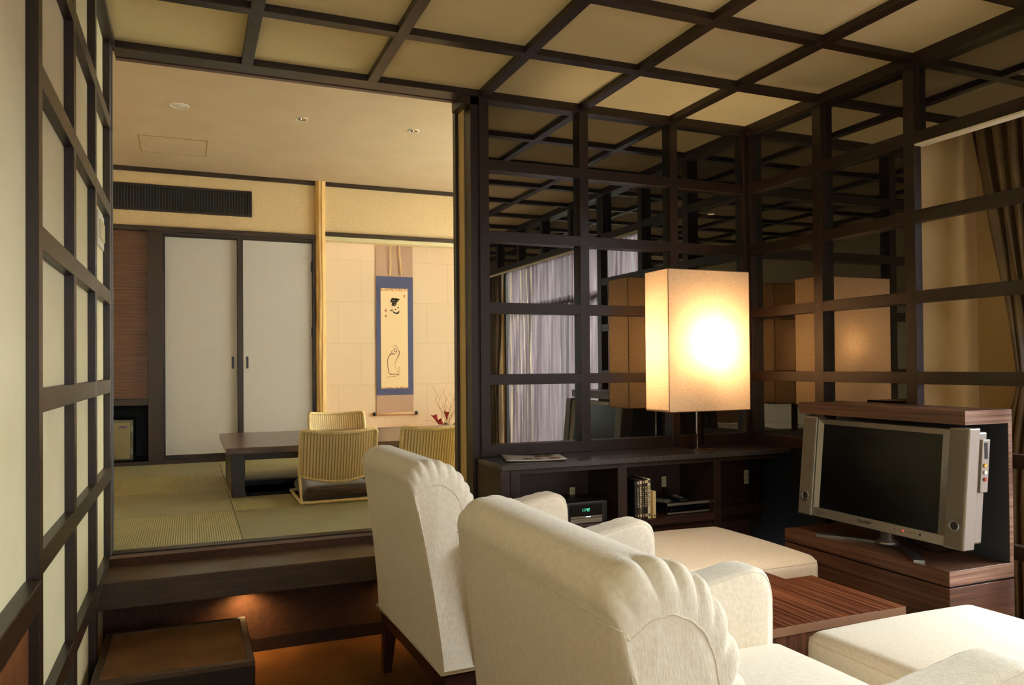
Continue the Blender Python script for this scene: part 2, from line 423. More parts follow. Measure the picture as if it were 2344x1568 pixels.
def rbox(mb, x0, x1, y0, y1, z0, z1, r, puff=0.0, nseg=5, ncore=8, puffb=0.0, side=0.0):
    """soft cushion block: rounded box with a crowned top"""
    def stations(a, b):
        L = [a + r * (1 - math.cos(PI / 2 * k / nseg)) for k in range(nseg)]
        mid = [a + r + (b - a - 2 * r) * k / ncore for k in range(ncore + 1)]
        return L + mid + [b - (q - a) for q in reversed(L)]
    X, Y, Z = stations(x0, x1), stations(y0, y1), stations(z0, z1)
    b = bmesh.new(); cache = {}
    def V(p):
        key = tuple(round(c, 6) for c in p)
        if key in cache: return cache[key]
        q = Vector((min(max(p[0], x0 + r), x1 - r), min(max(p[1], y0 + r), y1 - r), min(max(p[2], z0 + r), z1 - r)))
        d = Vector(p) - q
        if d.length > 1e-9: d = d.normalized() * r
        w = q + d
        u = (p[0] - (x0 + x1) / 2) / ((x1 - x0) / 2); v = (p[1] - (y0 + y1) / 2) / ((y1 - y0) / 2); t = (p[2] - z0) / (z1 - z0)
        if t > 0.5: w.z += puff * (1 - u * u) * (1 - v * v) * (t - 0.5) * 2
        elif puffb: w.z -= puffb * (1 - u * u) * (1 - v * v)
        if side:
            s1 = side * (1 - (2 * t - 1) ** 2)
            w.x += s1 * u * (1 - v * v * 0.7); w.y += s1 * v * (1 - u * u * 0.7)
        cache[key] = b.verts.new(w); return cache[key]
    def face(P):
        vs = [V(p) for p in P]
        if len(set(vs)) >= 3:
            try:
                f = b.faces.new(list(dict.fromkeys(vs))); f.smooth = True
            except ValueError: pass
    for i in range(len(X) - 1):
        for j in range(len(Y) - 1):
            for z in (z0, z1): face([(X[i], Y[j], z), (X[i + 1], Y[j], z), (X[i + 1], Y[j + 1], z), (X[i], Y[j + 1], z)])
        for j in range(len(Z) - 1):
            for y in (y0, y1): face([(X[i], y, Z[j]), (X[i + 1], y, Z[j]), (X[i + 1], y, Z[j + 1]), (X[i], y, Z[j + 1])])
    for i in range(len(Y) - 1):
        for j in range(len(Z) - 1):
            for x in (x0, x1): face([(x, Y[i], Z[j]), (x, Y[i + 1], Z[j]), (x, Y[i + 1], Z[j + 1]), (x, Y[i], Z[j + 1])])
    bmesh.ops.recalc_face_normals(b, faces=b.faces)
    mb.merge(b); return mb

# ================================================================== THE SETTING
FL = -ZO
XL = -3.049          # face of the left wall
YB = 2.95            # back wall of the tatami room
ZC, ZC2 = 1.329, 1.54
XB = [-3.026 + .001, -2.53, -2.013, -1.498, -0.981, -0.465]
struct('floor', B().box(-3.2, 1.2, -5.4, -0.08, FL - .05, FL), M_carpet)
struct('wall_left', B().box(XL - .12, XL, -5.4, 0.0, FL, ZC + .1), M_cream)
struct('wall_rear', B().box(-3.2, -2.85, -5.5, -5.4, FL, ZC + .1).box(-1.35, 1.2, -5.5, -5.4, FL, ZC + .1).box(-2.85, -1.35, -5.5, -5.4, FL, -.35).box(-2.85, -1.35, -5.5, -5.4, .95, ZC + .1), M_cream)
w3 = sroot('added_window_3')  # invented window, out of view, added to carry the rear fill light
struct('window_frame', B().box(-2.85, -2.80, -5.48, -5.43, -.35, .95).box(-1.40, -1.35, -5.48, -5.43, -.35, .95).box(-2.12, -2.08, -5.48, -5.43, -.35, .95).box(-2.8, -1.4, -5.48, -5.43, -.35, -.30).box(-2.8, -1.4, -5.48, -5.43, .90, .95), M_dark, w3)
struct('window_glass', B().box(-2.80, -1.40, -5.457, -5.452, -.30, .90), M_glass, w3)
wb = B().box(-3.06, -1.545, -.11, -.05, FL, -.64)                    # riser wall under the tatami room
struct('wall_riser', wb, noise_mat('riser_brown_cloth', srgb(60, 33, 16), srgb(74, 42, 21), (1, 1, 1), 60, 0.85, 0.4, (1, 1, 1, 200)))
struct('baseboard_riser', B().box(-3.04, -1.53, -.125, -.11, FL, FL + .05), M_dark)
# chair rail and wainscot on the left wall, near the camera
struct('trim_1', B().box(XL, XL + .03, -5.4, -1.56, -.405, -.352), M_dark, bevel=.002)
struct('wall_wainscot', B().box(XL, XL + .006, -5.4, -1.56, FL, -.405), M_wains)

# ceiling of the living room with its grid of beams
ce = B().box(-3.2, 1.2, -5.4, .0, ZC, ZC + .08).box(-1.52, 1.2, 0, .12, ZC, ZC + .08)
ceil = struct('ceiling', ce, M_ceil)
BZ = 1.301
for x in XB[1:]:
    struct('ceiling_beam', B().box(x - .022, x + .022, -5.4, -.0, BZ, ZC + .002), M_dark, ceil, .001)
struct('ceiling_beam', B().box(-3.049, -3.013, -5.4, 0, BZ, ZC + .002), M_dark, ceil, .001)
struct('ceiling_beam', B().box(-.012, .05, -5.4, 0, BZ - .02, ZC + .002), M_dark, ceil, .001)
for j in range(1, 11):
    y = .015 - .515 * j
    struct('ceiling_beam', B().box(-3.02, -.01, y - .0245, y + .0245, BZ + .0005, ZC + .003), M_dark, ceil, .001)

RZ = [.991, .661, .330, -.002]
def lat_rail(par, z, h=.0245, **k): pass
# left lattice against the cream wall
L1 = sroot('trim_2')
for y0, y1 in ((-1.548, -1.503), (-1.041, -.994), (-.542, -.503), (-.066, -.006)):
    struct('mullion', B().box(XL - .001, -3.026, y0, y1, FL, BZ), M_dark, L1, .0015)
for z in RZ + [-.330, -.660, -.99]:
    struct('rail', B().box(XL - .001, -3.0262, -1.503, -.006, z - .0245, z + .0245), M_dark, L1, .0012)
# grey steel edge strip at the corner of the opening
struct('edge_strip', B().box(-3.03, -3.022, -.006, .002, -.66, BZ), M_greytrim, L1)

# mirrored lattice on the back of the living room
L2 = sroot('trim_3')
struct('backing', B().box(-1.50, .07, .042, .10, FL, ZC), M_black, L2)
cols = [(-1.475, -1.005), (-.957, -.487), (-.443, -.012)]
for a, b_ in cols:
    for zb, zt in zip([-.303] + [r + .0245 for r in reversed(RZ)], [r - .0245 for r in reversed(RZ)] + [BZ - .012]):
        struct('mirror_pane', B().box(a - .01, b_ + .01, .036, .042, zb - .005, zt + .005), M_mirror, L2)
for x0, x1 in ((-1.521, -1.475), (-1.005, -.957), (-.487, -.443), (-.024, .0)):
    struct('mullion', B().box(x0, x1, 0, .042, -.355, BZ), M_dark, L2, .0015)
for z in RZ: struct('rail', B().box(-1.48, -.005, .0006, .042, z - .0245, z + .0245), M_dark, L2, .0012)
struct('rail', B().box(-1.48, -.005, .0006, .042, -.356, -.303), M_dark, L2, .0012)
struct('rail', B().box(-1.48, -.005, .0006, .042, BZ - .014, ZC), M_dark, L2, .0012)
struct('rail', B().box(.0006, .042, -5.2, -.005, BZ - .014, ZC), M_dark, L2, .0012)

# mirrored lattice on the right, turning into an open lattice before the window bay
L3 = sroot('trim_4')
rows = [(-.466, -.012), (-.978, -.522)]
struct('backing', B().box(.042, .052, -.99, .04, FL, ZC), M_black, L3)
for a, b_ in rows:
    for zb, zt in zip([-.303] + [r + .0245 for r in reversed(RZ)], [r - .0245 for r in reversed(RZ)] + [BZ - .012]):
        struct('mirror_pane', B().box(.036, .042, a - .01, b_ + .01, zb - .005, zt + .005), M_mirror, L3)
for y0, y1 in ((-.024, -.0), (-.522, -.466)):
    struct('mullion', B().box(0, .042, y0, y1, -.80, BZ), M_dark, L3, .0015)
struct('mullion', B().box(0, .040, -1.030, -.978, FL, BZ), M_dark, L3, .0015)
struct('mullion', B().box(0, .055, -1.590, -1.530, FL, BZ), M_dark, L3, .0015)
for z in RZ: struct('rail', B().box(.0006, .042, -.98, -.005, z - .0245, z + .0245), M_dark, L3, .0012)
struct('rail', B().box(.0006, .042, -.98, -.005, -.356, -.303), M_dark, L3, .0012)
for z in RZ[1:] + [-.30, -.63, -.96]:
    struct('rail', B().box(.002, .040, -1.535, -1.028, z - .0255, z + .0255), M_dark, L3, .0012)
struct('rail', B().box(.0, .045, -4.75, -1.028, .959, 1.008), M_dark, L3, .0012)
struct('soffit_board', B().box(.003, .05, -4.75, -1.03, .952, .959), M_cream, L3)
struct('backing', B().box(.042, .06, -5.38, -1.03, 1.0, ZC), M_black, L3)
yy = -1.03
k = 0
while yy > -5.2:
    y2 = yy - .468
    struct('mirror_pane', B().box(.036, .042, y2 - .01, yy + .01, 1.0, BZ - .005), M_mirror, L3)
    struct('mullion', B().box(0, .043, y2 - .048, y2, 1.008, BZ), M_dark, L3, .0015)
    yy = y2 - .048
struct('mullion', B().box(0, .055, -4.80, -4.745, FL, BZ), M_dark, L3, .0015)

# window bay behind the open lattice
XW = .50
struct('wall_right', B().box(.06, XW, -.93, -.87, FL, 1.30), M_beige)
wr = B().box(XW, XW + .10, -1.42, -.87, FL, 1.30).box(XW, XW + .10, -5.4, -4.72, FL, 1.30).box(XW, XW + .10, -4.72, -1.42, 1.16, 1.30).box(XW, XW + .10, -4.72, -1.42, FL, FL + .10)
struct('wall_window_side', wr, M_beige)
struct('wall_right_rear', B().box(.0, .06, -5.4, -4.80, FL, 1.30), M_cream)
struct('wall_bay_ceiling', B().box(.05, .7, -5.4, -.87, 1.24, 1.31), M_beige)
win = sroot('window_1')
wf = B()
for z0, z1 in ((FL + .10, FL + .16), (1.10, 1.16), (.66, .72)): wf.box(XW + .03, XW + .08, -4.72, -1.42, z0, z1)
for y in (-4.72, -3.9, -3.07, -2.24, -1.47): wf.box(XW + .03, XW + .08, y, y + .05, FL + .10, 1.16)
struct('window_frame', wf, M_blk, win)
struct('window_glass', B().box(XW + .05, XW + .056, -4.70, -1.44, FL + .12, 1.12), M_glass, win)

# tatami room shell
struct('wall_left_tatami_room', B().box(-3.40, -3.30, .10, 3.6, -.9, ZC2), M_stucco)
struct('wall_front_tatami_room', B().box(-3.40, -3.03, .0, .10, -.9, ZC2).box(-3.1, -1.50, .03, .10, 1.32, ZC2 + .02), M_stucco)
struct('wall_partition_plaster', B().box(-1.565, .9, .10, .17, -.64, ZC2), M_beige)
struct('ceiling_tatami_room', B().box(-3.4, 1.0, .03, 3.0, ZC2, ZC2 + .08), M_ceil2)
struct('floor_tatami_room', B().box(-3.4, -2.47, -.05, 3.0, -.72, -.675).box(-2.47, -.55, -.05, 1.17, -.72, -.675).box(-2.47, -.55, 1.80, 3.0, -.72, -.675).box(-.55, .9, -.05, 3.0, -.72, -.675), M_dark)
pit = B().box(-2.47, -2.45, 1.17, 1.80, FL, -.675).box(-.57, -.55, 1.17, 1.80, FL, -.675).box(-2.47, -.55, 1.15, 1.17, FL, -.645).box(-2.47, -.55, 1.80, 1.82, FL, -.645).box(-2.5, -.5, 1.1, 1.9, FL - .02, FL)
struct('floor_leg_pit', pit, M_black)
# right wall of the tatami room with a paper window
sw = B().box(.55, .62, .17, .60, -.9, ZC2).box(.55, .62, 2.35, 3.6, -.9, ZC2).box(.55, .62, .60, 2.35, -.9, -.35).box(.55, .62, .60, 2.35, 1.15, ZC2)
struct('wall_right_tatami_room', sw, M_stucco)
w2 = sroot('window_2')
g2 = B()
for k in range(7): g2.box(.57, .59, .60 + .285 * k - .008, .60 + .285 * k + .008, -.35, 1.15)
for k in range(6): g2.box(.57, .59, .60, 2.35, -.35 + .3 * k - .008, -.35 + .3 * k + .008)
struct('window_frame', g2, M_toko, w2)
struct('window_paper', B().box(.592, .594, .60, 2.35, -.35, 1.15), M_shoji, w2)

# header, jamb, sill of the wide opening
H = sroot('trim_5')
struct('header_beam', B().box(-3.02, -1.475, .0, .095, BZ, 1.36), M_dark, H, .001)
struct('header_lip', B().box(-3.02, -1.545, .105, .135, BZ - .002, 1.36), noise_mat('reddish_header_lip', srgb(74, 46, 36), srgb(84, 54, 42), (2, 2, 2), 8, .4), H, .001)
struct('jamb', B().box(-1.56, -1.50, .012, .10, -.66, BZ), M_dark, H, .001)
struct('jamb_block', B().box(-1.60, -1.50, .012, .16, 1.262, BZ + .01), M_dark, H, .001)
struct('jamb_trim', B().box(-1.580, -1.50, .17, .21, -.66, ZC2), M_dark, H, .001)
struct('left_jamb', B().box(-3.07, -3.03, .0, .12, -.66, 1.32), M_dark, H, .001)
P = sroot('trim_6')
struct('sill_strip', B().box(-3.03, -1.50, -.03, .03, -.676, -.638), M_dark, P, .002)
struct('deck_board', B().box(-3.049, -1.545, -.35, -.028, -.762, -.668), M_deck, P, .003)
struct('deck_fascia_trim', B().box(-3.049, -1.545, -.30, -.11, -.775, -.762), M_dark, P)

# back wall of the tatami room
struct('wall_back_tatami_room', B().box(-3.4, -1.79, YB, YB + .06, 1.09, ZC2).box(-1.79, .9, YB, YB + .06, 1.12, ZC2), M_stucco)
T = sroot('trim_7')
struct('picture_rail', B().box(-3.4, .9, YB - .02, YB + .01, 1.537 - .03, 1.54), M_dark, T, .001)
struct('lintel', B().box(-3.4, -1.83, YB - .025, YB + .05, 1.074, 1.111), M_dark, T, .001)
struct('lintel', B().box(-1.76, .9, YB - .025, YB + .05, 1.108, 1.141), M_dark, T, .001)
struct('lintel_underside', B().box(-1.76, .9, YB - .005, YB + .10, 1.078, 1.108), M_cream, T)
struct('post', B().box(-3.033, -2.932, YB - .02, YB + .08, -.64, 1.075), M_dark, T, .001)
struct('post', B().box(-1.852, -1.832, YB - .02, YB + .08, -.64, 1.075), M_dark, T, .001)
struct('track', B().box(-2.935, -1.83, YB - .03, YB + .08, -.645, -.612), M_dark, T, .001)
struct('track', B().box(-2.935, -1.83, YB - .01, YB + .08, 1.055, 1.075), M_dark, T, .001)
struct('cupboard_panel', B().box(-3.40, -3.033, YB + .015, YB + .05, -.155, 1.075), M_zebra, T)
struct('niche_rail', B().box(-3.40, -3.033, YB - .01, YB + .06, -.205, -.155), M_dark, T, .001)
struct('track', B().box(-3.40, -2.935, 2.919, YB + .02, -.66, -.612), M_dark, T, .001)
struct('niche_sill', B().box(-3.40, -3.033, YB - .01, YB + .50, -.66, -.612), M_dark, T, .001)
struct('wall_safe_niche', B().box(-3.40, -3.0, YB + .42, YB + .46, -.65, -.15).box(-3.03, -3.0, YB + .05, YB + .45, -.65, -.15).box(-3.4, -3.0, YB + .05, YB + .45, -.16, -.13), M_black)
# two sliding paper doors
for i, (x0, x1, yo) in enumerate(((-2.932, -2.372, .028), (-2.412, -1.853, .0))):
    d = sroot('door_%d' % (i + 1))
    px0, px1 = (x0 + .013, -2.415) if i == 0 else (-2.372, x1 - .003)
    struct('door_frame', B().box(x0, px0, YB + yo, YB + yo + .026, -.612, 1.057).box(px1, x1, YB + yo, YB + yo + .026, -.612, 1.057)
           .box(x0, x1, YB + yo + .0005, YB + yo + .026, 1.044, 1.057).box(x0, x1, YB + yo + .0005, YB + yo + .026, -.612, -.582), M_dark, d, .001)
    struct('door_paper', B().box(px0 - .002, px1 + .002, YB + yo + .004, YB + yo + .022, -.585, 1.046), M_fusuma, d)
    hx = -2.447 if i == 0 else -2.343
    struct('door_pull', B().box(hx - .008, hx + .008, YB + yo + .001, YB + yo + .006, .058, .150), M_blk, d)
    if i == 1: struct('door_catch', B().box(-1.862, -1.850, YB - .004, YB + .004, .30, .38).box(-1.862, -1.850, YB - .004, YB + .004, .82, .90), M_blk, d)

# alcove
YA = 3.50
aw = B().box(-1.80, .9, YA, YA + .05, -.60, 1.75)
struct('wall_alcove_back', aw, M_alcove)
struct('wall_alcove_side', B().box(-1.85, -1.80, YB + .06, YA + .05, -.6, 1.75).box(.55, .62, YB + .06, YA + .05, -.6, 1.75), M_alcove)
struct('wall_alcove_ceiling', B().box(-1.85, .9, YB + .06, YA + .05, 1.70, 1.76), M_cream)
struct('floor_alcove', B().box(-1.80, .9, YB, YA, -.62, -.575), M_toko)
struct('trim_8', B().box(-1.79, .9, YB - .02, YB + .0, -.645, -.622), M_dark)
lamp_spot('alcove_downlight_beam', (-.25, 3.28, 1.69 + ZO), (math.radians(12), math.radians(-8), 0), 12, (1.0, .52, .24), math.radians(130), .9, .04)
lamp_spot('alcove_downlight_beam', (-1.3, 3.25, 1.69 + ZO), (math.radians(10), 0, 0), 9, (1.0, .70, .46), math.radians(130), .9, .04)

# ================================================================== TATAMI ROOM THINGS
# log pillar
t = thing('alcove_pillar', 'rippled natural peeled log pillar between the paper doors and the alcove', 'pillar', (-1.79, YB - .012, -.64))
mb = B(); rows_ = []
for i in range(110):
    z = 2.18 * i / 109
    row = []
    for k in range(40):
        a = 2 * PI * k / 40
        r = .039 + .0030 * math.sin(9 * a + .9 * math.sin(z * 5 + a)) + .0018 * math.sin(17 * a + math.sin(z * 13)) + .0010 * math.sin(z * 21 + 2 * a)
        row.append((r * math.cos(a), r * math.sin(a), z))
    rows_.append(row)
mb.grid(rows_, True, False, True)
mb.put('log', M_pillar, t, local=True)

# air conditioning grille
t = thing('air_vent_grille', 'long black slatted air conditioning grille high on the sand coloured wall', 'air vent', (-2.85, YB, 1.22))
B().box(-3.40, -2.305, YB - .012, YB + .004, 1.408, 1.420).box(-3.40, -2.305, YB - .012, YB + .004, 1.222, 1.234).box(-2.317, -2.305, YB - .012, YB + .004, 1.234, 1.408).put('grille_frame', M_dark, t)
B().box(-3.40, -2.317, YB - .002, YB - .0005, 1.234, 1.408).put('backing', M_black, t)
sl = B(); x = -3.385
while x < -2.32: sl.box(x, x + .004, YB - .011, YB - .002, 1.234, 1.408); x += .0195
sl.put('slats', M_vent, t)

# recessed ceiling downlights
def downlight(x, y, r, label, eyeball):
    t = thing('ceiling_downlight', label, 'downlight', (x, y, ZC2), group='recessed downlights in the tatami room ceiling')
    B().lathe((0, 0, 0), [(r * .72, 0.0), (r * .74, -.004), (r * .96, -.004), (r, .0)], 32).put('trim_ring', M_bowlw, t, local=True)
    if eyeball:
        B().lathe((0, 0, 0), [(r * .72, -.001), (r * .70, -.0015), (r * .3, -.0015), (.0005, -.0015)], 32).put('reflector', M_gold, t, local=True)
        B().lathe((-r * .28, 0, 0), [(r * .38, -.002), (r * .34, -.007), (r * .2, -.010), (.0005, -.011)], 24).put('eyeball_lamp', M_chrome, t, local=True)
    else:
        B().lathe((0, 0, 0), [(r * .72, -.001), (r * .60, -.0035), (r * .3, -.006), (.0005, -.007)], 32).put('diffuser', M_white, t, local=True)
downlight(-2.802, 1.399, .054, 'large white recessed downlight nearest the left end of the tatami room ceiling', False)
downlight(-2.133, 1.390, .038, 'small eyeball downlight in the middle of the row of three', True)
downlight(-1.451, 1.376, .036, 'small eyeball downlight at the right end of the row of three', True)
def added_downlight():  # lamp added outside the view to brighten the ottomans
    t = thing('ceiling_downlight', 'added recessed downlight in the living room ceiling, out of view, to light the ottomans', 'downlight', (-1.24, -1.98, ZC))
    r = .045
    B().lathe((0, 0, 0), [(r * .72, 0.0), (r * .74, -.004), (r * .96, -.004), (r, .0)], 32).put('trim_ring', M_bowlw, t, local=True)
    B().lathe((0, 0, 0), [(r * .72, -.001), (r * .5, -.004), (.0005, -.005)], 32).put('lens', flat('added_lit_lens', srgb(255, 236, 200), .4, emit=(1, .8, .55, 1), es=4), t, local=True)
    d = Vector((.42, 1.30, -1.95)).normalized()
    lamp_spot("added_downlight_beam", (0, 0, -.012), d.to_track_quat("-Z", "Y").to_euler(), 150, (1, .84, .64), math.radians(42), 1.0, .04, t)
added_downlight()
t = thing('ceiling_access_hatch', 'flush rectangular access hatch in the tatami room ceiling', 'ceiling hatch', (-2.85, 2.27, ZC2))
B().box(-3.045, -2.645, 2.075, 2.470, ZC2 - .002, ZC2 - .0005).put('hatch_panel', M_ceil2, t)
B().box(-3.051, -3.045, 2.069, 2.476, ZC2 - .003, ZC2).box(-2.645, -2.639, 2.069, 2.476, ZC2 - .003, ZC2).box(-3.051, -2.639, 2.0705, 2.075, ZC2 - .0025, ZC2).box(-3.051, -2.639, 2.470, 2.4745, ZC2 - .0025, ZC2).put('hatch_frame', M_gap, t)
B().cyl((-3.02, 2.30, ZC2 - .005), .006, .004).put('hatch_latch', M_steel, t)

# tatami mats
mats = []
def mat_piece(x0, x1, y0, y1, along, label):
    mb = B(); pts = [(x0, x1, y0, y1)]
    if x1 > -2.47 and x0 < -.55 and y0 < 1.80 and y1 > 1.15:       # cut around the leg pit
        pts = []
        if y0 < 1.15: pts.append((x0, x1, y0, 1.15))
        if y1 > 1.82: pts.append((x0, x1, 1.82, y1))
        if x0 < -2.47 and pts: pts.append((x0, -2.47, max(y0, 1.15), min(y1, 1.82)))
    for a, b_, c, d_ in pts: mb.box(a, b_, c, d_, -.675, -.64)
    if not pts: return
    o = mb.put('tatami_mat', M_tatX if along else M_tatY, None)
    tag(o, label, 'tatami mat', 'square tatami mats on the raised floor')
xs = [-3.298, -2.552, -1.812, -1.072, -.332, .53]
ys = [.032, .725, 1.47, 2.215, 2.918]
rowname = ['at the sill', 'in the second row', 'in the third row', 'against the back wall']
colname = ['left column', 'second column', 'third column', 'fourth column', 'right end column']
for j in range(4):
    for i in range(5):
        if i >= 3 and j >= 0 and not (j == 0 and i == 3): continue
        x0, x1, y0, y1 = xs[i] + .0015, xs[i + 1] - .0015, ys[j] + .0012, ys[j + 1] - .0012
        lab = 'borderless green tatami mat %s, %s%s' % (rowname[j], colname[i], ', with visible lengthwise ribs' if (i == 0 and j == 0) else (', cut around the leg pit' if j in (1, 2) and i else ''))
        mat_piece(x0, x1, y0, y1, (i + j) % 2 == 0, lab)
o = B().box(-1.07, .53, .732, 1.148, -.675, -.64).box(-1.07, .53, 1.822, 2.918, -.675, -.64).box(-.548, .53, 1.15, 1.82, -.675, -.64).put('tatami_mat', M_tatY)
tag(o, 'green tatami flooring at the right, behind the screen partition', 'tatami mat', 'square tatami mats on the raised floor')

# low table over the leg pit
t = thing('low_table', 'long low dark wooden table over the leg pit in the tatami room', 'table', (-1.5, 1.5, -.64))
B().box(-2.573, -.52, 1.06, 2.10, -.402, -.365, .003).put('tabletop', M_ltable, t)
for x0, x1 in ((-2.545, -2.475), (-.62, -.55)):
    B().box(x0, x1, 1.135, 1.90, -.64, -.402, .002).put('leg', M_dark, t)
B().box(-2.475, -.62, 1.30, 1.33, -.455, -.402, .001).put('apron', M_dark, t)
B().box(-2.475, -.62, 1.75, 1.78, -.455, -.402, .001).put('apron', M_dark, t)

# legless rattan chairs
def zaisu(loc, rot, label):
    t = thing('floor_chair', label, 'floor chair', loc, rot, 'legless rattan chairs around the low table')
    # local: x across, y towards the sitter's knees, z up; back at y=0
    Wd, top = .195, .378
    def centre(u, v):        # u -1..1 across, v 0..1 up
        zlow = .138 - .030 * (1 - u * u)
        ztop = top - .014 * (1 - u * u) - (.02 if abs(u) > .93 else 0) * ((abs(u) - .93) / .07) ** 2
        z = zlow + (ztop - zlow) * v
        y = .072 * u * u - .04 - .075 * (v - .2) + .03
        return Vector((u * Wd, y, z))
    NU, NV = 26 * 6, 60
    mb = B()
    for side in (1, -1):
        rows_ = []
        for j in range(NV + 1):
            row = []
            for i in range(NU + 1):
                u = -1 + 2 * i / NU; v = j / NV
                ph = (u + 1) * 13 * PI
                rib = abs(math.cos(ph / 1.0)) ** .6
                weave = math.sin(v * 44 * PI + (PI if int((u + 1) * 13) % 2 else 0))
                d = .0032 * rib + .0012 * weave * (1 - .5 * rib)
                if abs(u) > .97 or v < .015 or v > .985: d = 0
                p = centre(u, v); row.append(p + Vector((0, -side * (d + .0015), 0)))
            rows_.append(row)
        mb.grid(rows_)
    mb.put('woven_back', M_weave, t, local=True)
    def wrap(pts, r):
        out = []; L = 0
        for i, p in enumerate(pts): out.append(r * (1 + .07 * math.sin(i * 2.1)))
        return out
    n = 90
    topl = [centre(-1 + 2 * i / n, 1) + Vector((0, 0, 0)) for i in range(n + 1)]
    sideL = [centre(-1, v / 30) for v in range(31)]; sideR = [centre(1, 1 - v / 30) for v in range(31)]
    rim = sideL + topl[1:-1] + sideR
    B().tube(rim, wrap(rim, .0105), 10).put('rim', M_rattan, t, local=True)
    bot = [centre(-1 + 2 * i / n, 0) for i in range(n + 1)]
    B().tube(bot, wrap(bot, .0085), 10).put('lower_rim', M_rattan, t, local=True)
    # floor loop and uprights
    fr = []
    for i in range(41): fr.append(Vector((-Wd + 2 * Wd * i / 40, -.012 - .0 , .009)))
    for i in range(1, 41): fr.append(Vector((Wd, -.012 + .47 * i / 40, .009)))
    for i in range(1, 41): fr.append(Vector((Wd - 2 * Wd * i / 40, .458, .009)))
    for i in range(1, 40): fr.append(Vector((-Wd, .458 - .47 * i / 40, .009)))
    B().tube(fr, wrap(fr, .0085), 10, closed=True).put('floor_frame', M_rattan, t, local=True)
    for sx in (-1, 1):
        a = Vector((sx * Wd, -.012, .009)); b_ = centre(sx, 0)
        pts = [a + (b_ - a) * (k / 8) for k in range(9)]
        B().tube(pts, .0068, 10).put('upright', M_rattan, t, local=True)
    m2 = B(); rbox(m2, -.178, .178, .0, .44, .014, .085, .03, .022, side=.008)
    c = m2.put('seat_cushion', M_cushion, t, local=True)
    return t
def mat_weave():
    m, nt, b = base_mat('woven_rattan')
    tc = nt.nodes.new('ShaderNodeTexCoord')
    w = nt.nodes.new('ShaderNodeTexWave'); w.bands_direction = 'X'; w.inputs['Scale'].default_value = 20.94; w.inputs['Phase Offset'].default_value = 0.0
    w.inputs['Distortion'].default_value = 0.15
    nt.links.new(tc.outputs['Object'], w.inputs['Vector'])
    w2 = nt.nodes.new('ShaderNodeTexWave'); w2.bands_direction = 'Z'; w2.inputs['Scale'].default_value = 55
    nt.links.new(tc.outputs['Object'], w2.inputs['Vector'])
    r = nt.nodes.new('ShaderNodeValToRGB'); r.color_ramp.elements[0].position = .08; r.color_ramp.elements[0].color = srgb(176, 138, 70)
    r.color_ramp.elements[1].position = .5; r.color_ramp.elements[1].color = srgb(238, 216, 168)
    nt.links.new(w.outputs['Fac'], r.inputs['Fac'])
    mx = nt.nodes.new('ShaderNodeMixRGB'); mx.blend_type = 'MULTIPLY'; mx.inputs[0].default_value = .22
    nt.links.new(r.outputs[0], mx.inputs[1]); nt.links.new(w2.outputs['Color'], mx.inputs[2])
    nt.links.new(mx.outputs[0], b.inputs['Base Color']); b.inputs['Roughness'].default_value = .55
    return m
M_weave = mat_weave()
zaisu((-2.03, .760, -.64), 0, 'left rattan floor chair on the near side of the low table')
zaisu((-1.50, .760, -.64), 0, 'right rattan floor chair on the near side of the table, cut by the door post')
zaisu((-1.775, 2.33, -.64), PI, 'rattan floor chair on the far side of the table, before the log pillar')

# safe
t = thing('room_safe', 'beige steel safe in the dark niche under the wood panel', 'safe', (-3.21, YB + .2, -.612))
B().box(-3.29, -3.135, YB + .02, YB + .34, -.606, -.309, .006, 2).put('safe_body', M_safe2, t)
d = B().box(-3.28, -3.152, YB + .006, YB + .02, -.594, -.326, .004, 2).put('safe_door', M_safe, t)
B().box(-3.226, -3.176, YB + .003, YB + .006, -.366, -.350).put('badge', M_purple, d)
for zh in (-.40, -.56): B().box(-3.148, -3.140, YB + .004, YB + .02, zh, zh + .05).put('hinge', M_steel, d)
B().cyl((-3.262, YB - .004, -.452), .008, .012, 1).put('knob', M_chrome, d)

# hanging scroll
t = thing('hanging_scroll', 'blue bordered hanging scroll with ink calligraphy and a robed figure in the alcove', 'scroll', (-1.05, YA - .02, -.36))
ys_ = YA - .012
SX0, SX1 = -1.222, -.888
B().box(SX0, SX1, ys_, ys_ + .003, -.345, 1.62).put('scroll_backing', M_mount, t)
B().box(SX0 - .001, SX1 + .001, ys_ - .002, ys_, -.190, .870).put('brocade_border', M_blue, t)
B().box(-1.182, -.936, ys_ - .0035, ys_ - .002, -.130, .764).put('painting_ground', M_rice, t)
for zb_, zt_ in ((.740, .764), (-.130, -.116)): B().box(-1.182, -.936, ys_ - .0042, ys_ - .0035, zb_, zt_).put('patterned_band', M_band, t)
rl = B().cyl((SX0 - .012, ys_ - .010, -.355), .011, SX1 - SX0 + .024, 0).put('roller', M_ivroll, t)
B().cyl((SX0 - .034, ys_ - .010, -.355), .016, .024, 0).put('roller_knob', M_blk, rl)
B().cyl((SX1 + .010, ys_ - .010, -.355), .016, .024, 0).put('roller_knob', M_blk, rl)
for sx, bend in ((-1.105, .012), (-1.005, -.010)):
    mb = B(); R = []
    for i in range(24):
        q = i / 23; z = 1.60 - q * .72; x = sx + bend * math.sin(q * PI) * (1 if q > .4 else .4) + (.006 if q > .8 else 0)
        R.append([(x - .007, ys_ - .010 - .012 * math.sin(q * PI * .9), z), (x + .007, ys_ - .012 - .012 * math.sin(q * PI * .9), z)])
    mb.grid(R); o = mb.put('hanging_strip', M_rope, t)
    md = o.modifiers.new('thick', 'SOLIDIFY'); md.thickness = .001
